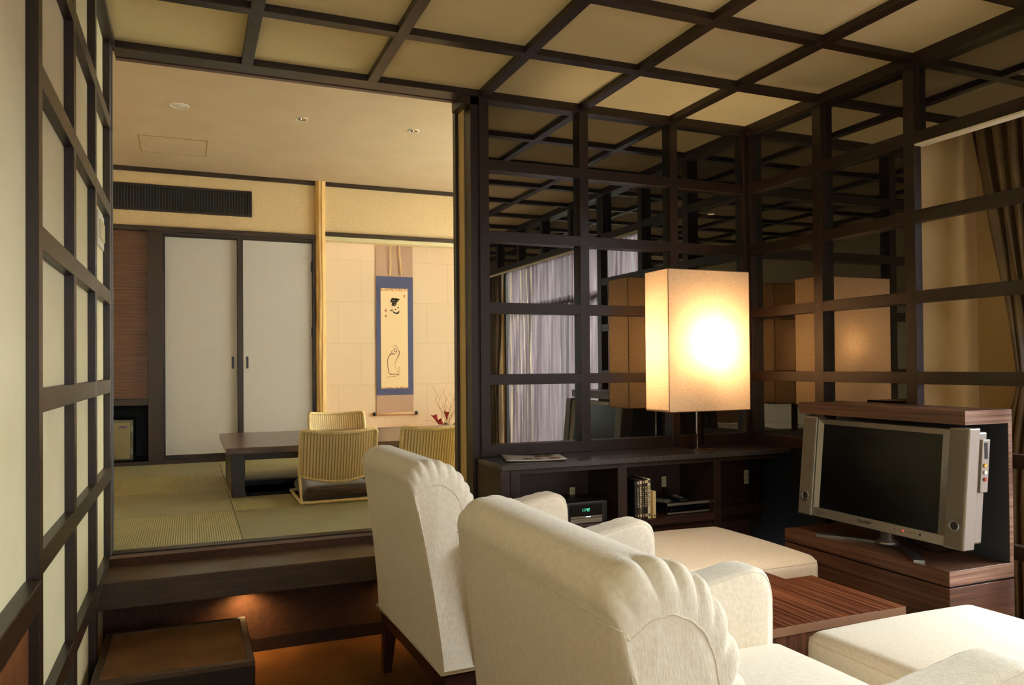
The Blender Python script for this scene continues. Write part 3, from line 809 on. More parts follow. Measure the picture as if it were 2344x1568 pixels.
def stroke(mb, pts, w, y):
    """brush stroke: pts (x,z,width factor) in the painting, laid flat on the paper"""
    out = []
    P_ = [Vector((p[0], 0, p[1])) for p in pts]; wf_ = [p[2] for p in pts]
    Q = []; 
    for i in range(len(P_) - 1):
        p0 = P_[max(i - 1, 0)]; p1 = P_[i]; p2 = P_[i + 1]; p3 = P_[min(i + 2, len(P_) - 1)]
        for k in range(6):
            s = k / 6
            q = .5 * ((2 * p1) + (p2 - p0) * s + (2 * p0 - 5 * p1 + 4 * p2 - p3) * s * s + (3 * p1 - p0 - 3 * p2 + p3) * s ** 3)
            Q.append((q, wf_[i] * (1 - s) + wf_[i + 1] * s))
    Q.append((P_[-1], wf_[-1]))
    rows_ = []
    for i, (q, f) in enumerate(Q):
        a = Q[max(i - 1, 0)][0]; b_ = Q[min(i + 1, len(Q) - 1)][0]; tt = (b_ - a)
        if tt.length < 1e-9: tt = Vector((1, 0, 0))
        tt.normalize(); nn = Vector((-tt.z, 0, tt.x)) * w * f * .5
        rows_.append([(q.x + nn.x, y, q.z + nn.z), (q.x - nn.x, y, q.z - nn.z)])
    mb.grid(rows_, False)
# painting coordinates: px in the 4.48x crop -> metres (u 135..415 , v 180..1210)
def pc(u, v, w=1.0): return (-1.182 + (u - 135) / 280 * .246, .764 - (v - 182) / 1028 * .894, w)
yk = ys_ - .0045
mb = B(); nstroke = 0
for s_, w in (([pc(240, 298), pc(270, 290), pc(325, 297)], .012), ([pc(262, 280), pc(252, 300, 1.3), pc(236, 318, .6)], .009),
              ([pc(232, 322, .7), pc(270, 318), pc(312, 312, .8)], .010), ([pc(250, 336), pc(280, 334), pc(300, 332, .5)], .009),
              ([pc(255, 296), pc(252, 330), pc(262, 352, 1.2)], .009), ([pc(272, 284), pc(270, 320), pc(272, 362, 1.4)], .011),
              ([pc(290, 282), pc(288, 320), pc(292, 352, 1.1)], .010), ([pc(305, 285, 1.3), pc(300, 320), pc(318, 305, .4)], .009),
              ([pc(244, 350, .6), pc(262, 358, 1.2), pc(290, 355, .8)], .008), ([pc(318, 290, 1.4), pc(330, 300, .5)], .009),
              ([pc(236, 418, .6), pc(242, 408, 1.3), pc(246, 403, .5)], .011),
              ([pc(256, 398, .5), pc(264, 424, .9), pc(285, 436, 1.3), pc(308, 436, 1.6), pc(320, 424, 1.2), pc(322, 410, .4)], .010),
              ([pc(280, 392, .6), pc(288, 400, 1.4), pc(292, 403, .4)], .008), ([pc(306, 376, .7), pc(318, 381, 1.3), pc(322, 385, .4)], .009),
              # monk figure: skull, beard and face lines
              ([pc(266, 784, .4), pc(268, 775), pc(282, 770), pc(298, 778), pc(303, 795), pc(300, 806, .5)], .003),
              ([pc(266, 790, .5), pc(268, 800), pc(280, 803), pc(300, 798, .5)], .0035), ([pc(272, 808), pc(275, 826), pc(284, 836), pc(297, 828), pc(300, 812, .6)], .005),
              ([pc(283, 846, .6), pc(290, 855, 1.4)], .005), ([pc(248, 828, .6), pc(244, 842), pc(252, 848, .6)], .004)):
    if nstroke == 10: mb.put('first_character', M_ink, t); mb = B()
    if nstroke == 14: mb.put('second_character', M_ink, t); mb = B()
    stroke(mb, s_, w, yk); nstroke += 1
mb.put('face_brushwork', M_ink, t)
mb = B()
for s_, w in (([pc(278, 860, .6), pc(255, 855, 1.4), pc(225, 868, 1.2), pc(205, 905, 1), pc(203, 960, .9), pc(208, 1020, .9), pc(218, 1055, 1.2)], .0055),
              ([pc(310, 808, .5), pc(322, 835, 1.3), pc(318, 870, 1.4), pc(300, 905, 1), pc(280, 945, .6), pc(282, 990, .4), pc(300, 1030, .5), pc(322, 1050, .9)], .005),
              ([pc(218, 1055, 1.2), pc(236, 1070, 1), pc(246, 1060, .9), pc(262, 1070, 1), pc(280, 1062, .9), pc(300, 1068, 1.2), pc(322, 1060, 1.1)], .0055),
              ([pc(262, 808, .5), pc(240, 838, .9), pc(222, 862, .5)], .0035), ([pc(322, 1000, .4), pc(330, 990, .7)], .003),
              ([pc(308, 1040, .4), pc(326, 1025, .9), pc(346, 1020, .4)], .003), ([pc(322, 990, .6), pc(318, 1015, .8)], .004),
              ([pc(185, 1103, .4), pc(205, 1092, 1), pc(235, 1090, .7), pc(270, 1086, .8), pc(335, 1080, .4)], .0035),
              ([pc(262, 1075, .4), pc(275, 1090, .9), pc(292, 1102, .4)], .003)):
    stroke(mb, s_, w, yk)
mb.put('robe_brushwork', M_inkb, t)
for u0, v0, u1, v1 in ((175, 400, 197, 424), (176, 456, 197, 478), (374, 246, 386, 274)):
    a = pc(u0, v0); b_ = pc(u1, v1)
    B().box(a[0], b_[0], yk, yk + .0008, b_[1], a[1]).put('seal', M_seal, t)

# flower arrangement in the alcove
t = thing('flower_arrangement', 'alcove flower arrangement of dark red callas and pale curly twigs', 'flower arrangement', (-.66, 3.2, -.575))
B().lathe((-.66, 3.2, -.575), [(.0, .0), (.06, .0), (.065, .01), (.105, .06), (.11, .085), (.104, .085), (.06, .03), (0, .03)], 28).put('bowl', M_bowl, t)
random.seed(3)
tw = B()
for k in range(9):
    x, y, z = -.665 + random.uniform(-.012, .012), 3.2 + random.uniform(-.02, .02), -.50
    ang = random.uniform(-.7, .5); pts = [(x, y, z)]; n = 34; ht = random.uniform(.30, .50)
    dx = [-.10, .10, .16, -.02, .05, -.13, .20, .12, .0][k]
    ph = random.uniform(0, 6)
    for i in range(1, n):
        q = i / n
        pts.append((x + dx * q + .016 * math.sin(q * 15 + ph) * q ** .5, y + .03 * math.sin(q * 6 + ph), z + ht * q))
    tw.tube(pts, [.0022 * (1 - .7 * i / n) for i in range(len(pts))], 5)
    for b_ in range(3):
        i0 = 8 + b_ * 7; p = pts[i0]; sg = random.choice((-1, 1)); br = [p]
        for i in range(1, 14): br.append((p[0] + sg * .004 * i + .004 * math.sin(i * .9), p[1], p[2] + .0065 * i))
        tw.tube(br, [.0013 * (1 - .6 * i / 14) for i in range(len(br))], 4)
tw.tube([(-.66, 3.2, -.50), (-.72, 3.19, -.45), (-.80, 3.18, -.415), (-.86, 3.17, -.405), (-.875, 3.17, -.41)], .0015, 5)
tw.put('curly_twigs', M_twig, t)
def calla(p, d, L, open_):
    d = Vector(d).normalized(); mb = B(); u = d.cross(Vector((0, 1, 0))).normalized(); w = d.cross(u); rows_ = []
    for i in range(9):
        q = i / 8; r = .006 + open_ * q ** 1.7
        rows_.append([Vector(p) + d * L * (q - 0) * (1 + .35 * max(0, math.cos(2 * PI * k / 14)) * q) + (u * math.cos(2 * PI * k / 14) + w * math.sin(2 * PI * k / 14)) * r for k in range(14)])
    mb.grid(rows_, True, False, True); return mb
for i, (a, b_, L, op) in enumerate((((-.745, 3.17, -.44), (-.816, 3.16, -.325), .085, .020), ((-.675, 3.17, -.40), (-.682, 3.16, -.335), .06, .022), ((-.70, 3.15, -.455), (-.76, 3.14, -.405), .07, .02), ((-.585, 3.17, -.46), (-.555, 3.16, -.40), .08, .025))):
    st = B().tube([(-.66, 3.2, -.50), ((a[0] - .66) / 2, 3.185, -.47), a], .004, 7).put('stem', M_stem, t)
    d = Vector(b_) - Vector(a)
    calla(a, d, L, op).put('calla_bloom', M_calla, t)
for x, sx, h in ((-.645, -1, .10), (-.62, 1, .11), (-.575, 1, .12), (-.69, -1, .07)):
    rows_ = []
    for i in range(9):
        q = i / 8; wdt = .022 * math.sin(PI * min(1, q * 1.02)) + .001
        cx = x + sx * .05 * q; cz = -.50 + h * q - .03 * q * q
        rows_.append([(cx - wdt, 3.165 + .012, cz + .004), (cx, 3.155, cz), (cx + wdt, 3.165 + .012, cz + .004)])
    lf = B(); lf.grid(rows_); lf.put('leaf', M_leaf, t)

# ================================================================== STEP, UNDER-DECK LIGHTS
t = thing('step_box', 'carpet topped wooden step box on the floor in front of the raised deck', 'step', (-2.8, -.54, FL))
B().box(-3.020, -2.565, -.78, -.31, FL, -.866, .003).put('box_body', M_dark, t)
B().box(-3.020, -2.565, -.78, -.755, -.866, -.850, .002).box(-3.020, -2.565, -.335, -.31, -.866, -.850, .002).box(-3.020, -2.997, -.755, -.335, -.866, -.850, .002).box(-2.588, -2.565, -.755, -.335, -.866, -.850, .002).put('edge_frame', M_deck, t)
B().box(-2.997, -2.588, -.755, -.335, -.866, -.8535).put('carpet_pad', M_stepcarpet, t)
for i, (x, lab) in enumerate(((-2.56, 'small warm lamp hidden under the deck above the step box'), (-1.93, 'small warm lamp hidden under the deck beside the far armchair'))):
    t = thing('under_deck_lamp', lab, 'lamp', (x, -.165, -.775), group='lamps under the deck')
    B().cyl((0, 0, -.012), .024, .012, 2, 20).put('lamp_housing', M_chrome, t, local=True)
    B().cyl((0, 0, -.0135), .018, .0015, 2, 20).put('lamp_lens', flat('warm_lens', srgb(255, 190, 110), .4, emit=(1, .55, .2, 1), es=3), t, local=True)
    lamp_spot('lamp_beam', (0, 0, -.018), (0, 0, 0), 5.5 if i == 0 else 2.0, (1, .60, .22), math.radians(150), .8, .02, t)

# ================================================================== COUNTER AND WHAT IS ON AND IN IT
YC = -.305
t = thing('counter_cabinet', 'built-in dark wood counter with open shelves and black granite top under the mirrored lattice', 'cabinet', (-.75, -.15, FL))
B().box(-1.545, .0, YC, -.0005, -.381, -.356, .002).put('granite_top', M_stone, t)
B().box(-1.543, -1.50, YC + .016, -.002, FL, -.381).put('side_panel', M_cabX, t)
B().box(-1.500, -1.457, YC + .012, -.002, FL, -.381, .001).put('upright', M_dark, t)
B().box(-.980, -.933, YC + .012, -.002, FL, -.381, .001).put('upright', M_dark, t)
B().box(-.457, -.418, YC + .012, -.002, FL, -.381, .001).put('upright', M_dark, t)
B().box(-1.457, -.02, YC + .0136, YC + .03, -.401, -.381).put('top_rail', M_dark, t)
B().box(-1.457, -.418, YC + .014, -.004, -.675, -.645, .001).put('shelf', M_cabX, t)
B().box(-1.457, -.02, -.012, -.002, FL, -.381).put('back_panel', M_cabX, t)
B().box(-1.457, -.418, YC + .03, YC + .045, FL, -.675).put('kick_panel', M_cabX, t)

# lamp
LX, LY = -.435, -.145
t = thing('table_lamp', 'lit rectangular linen table lamp on the granite counter', 'lamp', (LX, LY, -.356))
B().box(LX - .06, LX + .06, LY - .05, LY + .05, -.356, -.350, .001).put('base_plate', M_chrome, t)
B().box(LX - .012, LX + .026, LY - .006, LY + .006, -.350, .12, .001).put('pole', M_chrome, t)
x0, x1, y0, y1, z0, z1 = -.672, -.200, -.245, -.045, -.164, .514
mb = B()
nz = 12
ring = lambda z: [(x0, y0, z), (x1, y0, z), (x1, y1, z), (x0, y1, z)]
mb.grid([ring(z0 + (z1 - z0) * k / nz) for k in range(nz + 1)], False, False, True)
sh = mb.put('lamp_shade', M_shade, t)
B().box(x0 + .004, x1 - .004, y0 + .004, y1 - .004, z0 + .012, z0 + .014).put('added_bottom_diffuser', mat_trans('added_diffuser_sheet', srgb(205, 165, 120)), sh)  # unseen sheet, added to cut the light spilling below the shade
wire = B()
for a, b_ in ((x0, y0), (x1, y0), (x0, y1), (x1, y1)): wire.tube([(a, b_, z0), (a, b_, z1)], .0016, 6)
for z in (z0, z1): wire.tube([(x0, y0, z), (x1, y0, z), (x1, y1, z), (x0, y1, z)], .0018, 6, closed=True)
wire.put('wire_frame', flat('shade_seam', srgb(120, 82, 44), .7), sh)
B().lathe((LX + .02, LY + .014, .085), [(.0, 0), (.014, 0), (.014, .03), (.03, .06), (.035, .085), (.028, .11), (.0, .122)], 20).put('bulb', flat('lit_bulb', srgb(255, 230, 180), .4, emit=(1, .78, .54, 1), es=300), t)

# magazine
t = thing('magazine', 'open leaflet with photographs lying on the left end of the counter', 'magazine', (-1.33, -.16, -.356))
mb = B(); R = []
ux, uy = Vector((.265, -.055, 0)), Vector((-.05, -.19, 0)); o0 = Vector((-1.44, -.035, 0))
for i in range(13):
    row = []
    for j in range(9):
        a, b_ = i / 12, j / 8
        lift = .012 * (1 - a) ** 2 * (.4 + .6 * (1 - b_)) + .006 * a ** 3 + .002
        p = o0 + ux * a + uy * b_; row.append((p.x, p.y, -.3555 + lift))
    R.append(row)
def page_z(a, b_): return -.3555 + .012 * (1 - a) ** 2 * (.4 + .6 * (1 - b_)) + .006 * a ** 3 + .002
mb.grid(R)
for i in range(12):
    pass
pg = mb.put('page', flat('glossy_page', srgb(214, 206, 196), .25), t)
md = pg.modifiers.new('thick', 'SOLIDIFY'); md.thickness = .0012; md.offset = 1
ph = B()
for a0, a1, b0, b1 in ((.52, .86, .10, .38), (.30, .46, .60, .78), (.50, .62, .60, .78), (.72, .92, .55, .82)):
    rr_ = []
    for i in range(5):
        rr_.append([((o0 + ux * (a0 + (a1 - a0) * i / 4) + uy * (b0 + (b1 - b0) * j / 4)).x, (o0 + ux * (a0 + (a1 - a0) * i / 4) + uy * (b0 + (b1 - b0) * j / 4)).y, page_z(a0 + (a1 - a0) * i / 4, b0 + (b1 - b0) * j / 4) + .0006) for j in range(5)])
    ph.grid(rr_)
ph.put('printed_photo', noise_mat('brown_print', srgb(110, 70, 38), srgb(180, 140, 96), (1, 1, 1), 60, .25), pg)

# digits built as small bars
SEG = {'0': 'abcdef', '1': 'bc', '2': 'abged', '4': 'fgbc', '3': 'abgcd', '5': 'afgcd'}
def seg_text(mb, s, x, y, z, h):
    w = h * .5; tk = h * .13
    for ch in s:
        if ch == ':':
            for zz in (.3, .7): mb.box(x, x + tk, y, y + .0005, z + h * zz - tk / 2, z + h * zz + tk / 2)
            x += tk * 2.2; continue
        S_ = {'a': (0, w, h - tk, h), 'd': (0, w, 0, tk), 'g': (0, w, h / 2 - tk / 2, h / 2 + tk / 2), 'b': (w - tk, w, h / 2, h), 'c': (w - tk, w, 0, h / 2), 'e': (0, tk, 0, h / 2), 'f': (0, tk, h / 2, h)}
        for c in SEG[ch]:
            a = S_[c]; mb.box(x + a[0], x + a[1], y, y + .0005, z + a[2], z + a[3])
        x += w * 1.35
t = thing('clock_radio', 'black clock radio with disc slot and green time display in the left shelf bay', 'clock radio', (-1.14, -.16, -.645))
B().box(-1.252, -1.005, -.245, -.06, -.645, -.548, .006, 2).put('radio_body', M_blk, t)
B().box(-1.196, -1.038, -.249, -.245, -.642, -.622).box(-1.196, -1.038, -.249, -.245, -.619, -.612).put('disc_tray', M_alu, t)
B().box(-1.196, -1.038, -.247, -.245, -.611, -.562).put('display_window', M_screen, t)
mb = B(); seg_text(mb, '11:42', -1.140, -.2478, -.592, .014); mb.put('time_digits', M_green, t)
B().box(-1.121, -1.096, -.2495, -.249, -.6175, -.6135).put('glowing_logo', flat('pale_glow', srgb(230, 240, 240), .4, emit=(.7, .9, .9, 1), es=.8), t)

# recorder and remotes
t = thing('disc_player', 'slim silver and black disc player in the right shelf bay', 'disc player', (-.57, -.16, -.645))
B().box(-.690, -.450, -.245, -.05, -.640, -.592, .002).put('player_body', M_blk, t)
for za_, zb_ in ((-.602, -.590), (-.641, -.633)): B().box(-.690, -.450, -.250, -.243, za_, zb_, .001).put('silver_edge', M_alu, t)
B().box(-.688, -.452, -.248, -.243, -.632, -.603).put('front_window', M_screen, t)
mb = B()
for k in range(4): mb.box(-.53 + k * .013, -.526 + k * .013, -.2485, -.248, -.612, -.610)
for k in range(3): mb.box(-.67 + k * .012, -.668 + k * .012, -.2485, -.248, -.626, -.618)
mb.put('control_marks', M_steel, t)
for (xa, ya, xb, yb, w, lab) in ((-.745, -.10, -.668, -.232, .021, 'long grey remote control resting on the left side of the disc player'), (-.565, -.10, -.588, -.236, .018, 'short dark remote control with pale end on the right side of the disc player')):
    t = thing('remote_control', lab, 'remote control', ((xa + xb) / 2, (ya + yb) / 2, -.590), math.atan2(yb - ya, xb - xa) + PI / 2, 'remote controls on the disc player')
    L = math.hypot(xb - xa, yb - ya) / 2
    B().box(-w, w, -L, L, .0, .014, .004, 2).put('remote_body', M_alu if w > .02 else M_blk, t, local=True)
    kb = B()
    for a in range(3):
        for c in range(6): kb.box(-w * .6 + a * w * .5, -w * .6 + a * w * .5 + .005, -L * .6 + c * L * .25, -L * .6 + c * L * .25 + .006, .014, .0152)
    kb.put('keys', M_blk if w > .02 else M_alu, t, local=True)

# discs and books
bk = [(-.882, -.869, .178, (18, 18, 20), (60, 60, 62), 'black case at the left end of the shelf row'), (-.8685, -.856, .178, (40, 34, 28), (190, 180, 150), 'dark case with white vertical title, second in the shelf row'),
      (-.8555, -.842, .180, (96, 82, 64), (220, 206, 176), 'grey brown case with pale head, third in the shelf row'), (-.8415, -.828, .180, (34, 28, 24), (150, 136, 112), 'thin dark case, fourth in the shelf row'),
      (-.8275, -.812, .182, (40, 24, 16), (210, 186, 140), 'brown case with cream lettering, fifth in the shelf row'), (-.8115, -.797, .182, (214, 204, 172), (70, 60, 60), 'cream case with dark lettering, tallest at the right of the row'),
      (-.7965, -.784, .124, (150, 116, 60), (110, 84, 44), 'short ochre booklet beside the tall cases'), (-.7835, -.768, .124, (206, 188, 140), (120, 100, 70), 'short cream booklet at the right end of the row')]
random.seed(11)
for x0, x1, h, c1, c2, lab in bk:
    t = thing('disc_case' if h > .15 else 'booklet', lab, 'disc case' if h > .15 else 'book', ((x0 + x1) / 2, -.20, -.645), group='cases and booklets on the shelf')
    sp = B().box(x0, x1, -.272, -.14, -.645, -.645 + h, .0012).put('cover', flat('spine_%d' % int(-x0 * 1e4), srgb(*c1), .35), t)
    mb = B(); z = -.645 + h * .82
    if h > .15:
        mb.box(x0 + .002, x1 - .002, -.2726, -.272, -.645 + h * .9, -.645 + h * .97)
        while z > -.645 + h * .3:
            ww = random.uniform(.3, 1); mb.box(x0 + .003, x0 + .003 + (x1 - x0 - .006) * ww, -.2726, -.272, z - .006, z); z -= random.uniform(.008, .011)
    pm = flat('print_%d' % int(-x0 * 1e4), srgb(*c2), .4)
    if h > .15: mb.put('spine_print', pm, t)
    B().box(x0 + .003, x1 - .003, -.2726, -.272, -.645 + h * .06, -.645 + h * .13).put('spine_mark', pm, t)

# outlets on the back panel of the shelves
def outlet(x0, x1, z0, z1, label, plug=False, y=-.012):
    t = thing('wall_outlet', label, 'power outlet', ((x0 + x1) / 2, y, z0), group='outlets on the counter back panel')
    B().box(x0, x1, y - .006, y, z0, z1, .001).put('cover_plate', M_ivory, t)
    m = B()
    cx = (x0 + x1) / 2; w = (x1 - x0)
    for zz in ((z0 * .7 + z1 * .3), (z0 * .3 + z1 * .7)): m.box(cx - w * .18, cx - w * .12, y - .0068, y - .006, zz - .006, zz + .006).box(cx + w * .12, cx + w * .18, y - .0068, y - .006, zz - .006, zz + .006)
    m.put('slots', M_blk, t)
    if plug:
        B().box(cx - .012, cx + .010, y - .03, y - .007, z0 - .03, z0 - .004, .003).put('plug', M_blk, t)
outlet(-1.083, -1.055, -.575, -.520, 'ivory outlet with black plug behind the clock radio', True)
outlet(-.567, -.541, -.552, -.500, 'ivory outlet behind the remote controls in the middle bay', True)
outlet(-.056, -.028, -.570, -.498, 'ivory outlet in the dark knee space beside the television stand')

# ================================================================== TELEVISION STAND + TELEVISION
t = thing('television_stand', 'walnut veneer television stand with overhanging shelf top', 'tv stand', (-.2, -1.06, FL))
YN, YF = -1.455, -.665
B().box(-.283, -.046, YN, YF, -.157, -.108, .0006).box(-.066, -.046, YN, YF, -.640, -.157).box(-.370, -.046, YN, YF, -.703, -.652, .0006).put('stand_shell', M_walY, t)
B().box(-.2828, -.0462, YN - .0008, YN + .0002, -.1565, -.1085).box(-.0655, -.0462, YN - .0008, YN + .0002, -.6525, -.1565).box(-.3695, -.0462, YN - .0008, YN + .0002, -.7025, -.6525).put('end_edge_band', grain('walnut_end_band', srgb(112, 76, 58), srgb(176, 138, 112), 0), t)
B().box(-.0665, -.0655, YN + .002, YF, -.652, -.157).put('inner_back_panel', M_charcoal, t)
lb = B().box(-.370, -.046, YN, YF, FL + .02, -.710, .0006).put('drawer_box', M_walY, t)
B().box(-.3695, -.0465, YN - .0008, YN + .0002, FL + .021, -.7105).put('drawer_end_panel', M_walX, t)
B().box(-.350, -.05, YN + .01, YF - .01, -.711, -.702).box(-.350, -.05, YN + .01, YF - .01, FL, FL + .02).put('shadow_gap', M_black, t)

t = thing('television', 'silver flat television with side speakers on the walnut stand', 'television', (-.30, -1.10, -.652))
tilt = (.34 - .30) / (.57 - .167)
def tp(d, y, z): return (-.34 + (z + .57) * tilt + d, y, z)    # d = depth behind the front plane
def tvbox(mb, d0, d1, y0, y1, z0, z1, bev=0, seg=2):
    b = bmesh.new(); vs = [b.verts.new(tp(d, y, z)) for d in (d0, d1) for y in (y0, y1) for z in (z0, z1)]
    for f in ((0, 1, 3, 2), (4, 6, 7, 5), (0, 4, 5, 1), (2, 3, 7, 6), (0, 2, 6, 4), (1, 5, 7, 3)): b.faces.new([vs[i] for i in f])
    bmesh.ops.recalc_face_normals(b, faces=b.faces)
    if bev: bmesh.ops.bevel(b, geom=b.edges[:], offset=bev, segments=seg, affect='EDGES', profile=.5)
    mb.merge(b); return mb
YL, YR = -.722, -1.492
SCR = (-.838, -1.365)
# sloping bezel around the screen
bz = B()
fz = [(-.800, -.174), (-1.412, -.174), (-1.412, -.568), (-.800, -.568)]
iz = [(-.822, -.196), (-1.374, -.196), (-1.374, -.538), (-.822, -.538)]
A_ = [bz.bm.verts.new(tp(.0, *p)) for p in fz]; B_ = [bz.bm.verts.new(tp(.012, *p)) for p in iz]; C_ = [bz.bm.verts.new(tp(.05, *p)) for p in fz]
for i in range(4):
    bz.bm.faces.new((A_[i], A_[(i + 1) % 4], B_[(i + 1) % 4], B_[i])); bz.bm.faces.new((A_[i], C_[i], C_[(i + 1) % 4], A_[(i + 1) % 4]))
bz.put('bezel', M_alu, t)
tvbox(B(), .011, .02, -.815, -1.39, -.545, -.19).put('screen', M_screen, t)
tvbox(B(), .02, .085, YL - .02, YR + .004, -.560, -.180, .006).put('rear_housing', M_alu, t)
for ya, yb, pz in ((YL, -.797, -.497), (-1.415, YR, -.497)):
    s1 = tvbox(B(), -.008, .045, ya, yb, -.577, -.166, .003).put('speaker', M_alu, t)
    tvbox(B(), -.0105, -.008, ya - .004, yb + .008, -.572, -.171, .0008, 1).put('speaker_grille', M_grille, s1)
    yc = (ya + yb) / 2
    m = B(); rows_ = []
    for r_, dd in ((.021, -.0105), (.021, -.0135), (.016, -.0135), (.013, -.009), (.012, -.0106)):
        rows_.append([tp(dd, yc + r_ * math.cos(2 * PI * k / 24), pz + r_ * math.sin(2 * PI * k / 24)) for k in range(24)])
    m.grid(rows_, True, False, True); m.put('bass_port_ring', M_steel, s1)
    m = B(); c_ = [m.bm.verts.new(tp(-.0112, yc + .0135 * math.cos(2 * PI * k / 24), pz + .0135 * math.sin(2 * PI * k / 24))) for k in range(24)]; m.bm.faces.new(c_)
    m.put('bass_port', M_black, s1)
tvbox(B(), .0, .012, -.802, -1.410, -.575, -.540).put('control_bar', M_alu, t)
mb = B()
for k, y in enumerate((-1.205, -1.225, -1.26, -1.275, -1.29)): tvbox(B(), -.001, .0, y, y - .003, -.556, -.553).put('button', M_blk, t)
tvbox(B(), -.001, .0, -1.312, -1.319, -.559, -.552).put('remote_sensor', M_blk, t)
mb = B()
tvbox(B(), -.0015, .0, -1.243, -1.248, -.557, -.552).put('power_light', M_redled, t)
tvbox(B(), -.001, .0, -.818, -.868, -.562, -.552).put('model_plate', M_steel, t)
# maker lettering, drawn as bars
LET = {'S': [(0, 1, 1, 1), (0, 1, 0, .5), (0, .5, 1, .5), (1, .5, 1, 0), (1, 0, 0, 0)], 'H': [(0, 0, 0, 1), (1, 0, 1, 1), (0, .5, 1, .5)], 'A': [(0, 0, .5, 1), (.5, 1, 1, 0), (.25, .4, .75, .4)],
       'R': [(0, 0, 0, 1), (0, 1, 1, 1), (1, 1, 1, .5), (1, .5, 0, .5), (.4, .5, 1, 0)], 'P': [(0, 0, 0, 1), (0, 1, 1, 1), (1, 1, 1, .5), (1, .5, 0, .5)]}
mb = B(); hh, ww, tk = .0095, .0095, .0011
for i, ch in enumerate('SHARP'):
    yb0 = -1.036 - i * .0135
    for a, c, b_, d_ in LET[ch]:
        p0 = Vector((yb0 - a * ww, -.560 + c * hh)); p1 = Vector((yb0 - b_ * ww, -.560 + d_ * hh)); tt = (p1 - p0).normalized(); nn = Vector((-tt.y, tt.x)) * tk
        q = [p0 - tt * tk + nn, p1 + tt * tk + nn, p1 + tt * tk - nn, p0 - tt * tk - nn]
        vs = [mb.bm.verts.new(tp(-.0008, v.x, v.y)) for v in q]; mb.bm.faces.new(vs)
mb.put('maker_lettering', M_blk, t)
av = tvbox(B(), .052, .088, YR + .02, YR - .006, -.385, -.205, .002, 1).put('connector_panel', M_alu, t)
m = B(); m.box(tp(.06, 0, -.23)[0], tp(.075, 0, -.23)[0], YR - .007, YR - .0055, -.27, -.215); m.put('slot', M_black, av)
for k, mm in enumerate((M_gold, M_white, M_redj)):
    B().cyl((tp(.066, 0, -.30)[0], YR - .011, -.292 - .024 * k), .0065, .006, 1, 16).put('jack', mm, av)
# curved silver stand
st = B()
def foot(pts, w, h):
    rows_ = []
    for i, p in enumerate(pts):
        q = Vector(p); a = Vector(pts[max(i - 1, 0)]); b2 = Vector(pts[min(i + 1, len(pts) - 1)]); tt = (b2 - a).normalized(); nn = Vector((-tt.y, tt.x, 0)).normalized() * w
        rows_.append([q + nn, q + nn + Vector((0, 0, h)), q - nn + Vector((0, 0, h)), q - nn])
    st.grid(rows_, False, False, True); 
    st.bm.faces.new([st.bm.verts.new(v) for v in rows_[0]]); st.bm.faces.new([st.bm.verts.new(v) for v in reversed(rows_[-1])])
foot([(-.355 + .13 * math.sin(PI * .5 * (1 - abs(q))) ** 1.0, -1.08 - .245 * q, -.652) for q in [(-1 + k / 12) for k in range(25)]], .018, .009)
st.put('curved_foot', M_steel, t, recalc=True)
B().lathe((-.235, -1.08, -.645), [(.0, 0), (.045, 0), (.04, .012), (.025, .02), (.022, .09), (0, .09)], 24).put('stand_neck', M_alu, t)
cb = B()
for k in range(3):
    pts = [(-.22 + .01 * k, -1.12 - .28 * i / 20, -.60 - .045 * math.sin(PI * i / 20) - .002 * k + .015 * i / 20) for i in range(21)]
    cb.tube(pts, .0022, 6)
cb.put('cables', M_blk, t)

# ================================================================== SEATING
def smooth_interp(P_, n):
    out = []
    for i in range(len(P_) - 1):
        p0, p1, p2, p3 = P_[max(i - 1, 0)], P_[i], P_[i + 1], P_[min(i + 2, len(P_) - 1)]
        for k in range(n):
            s = k / n
            out.append(tuple(.5 * ((2 * p1[c]) + (p2[c] - p0[c]) * s + (2 * p0[c] - 5 * p1[c] + 4 * p2[c] - p3[c]) * s * s + (3 * p1[c] - p0[c] - 3 * p2[c] + p3[c]) * s ** 3) for c in range(len(p1))))
    out.append(tuple(P_[-1])); return out

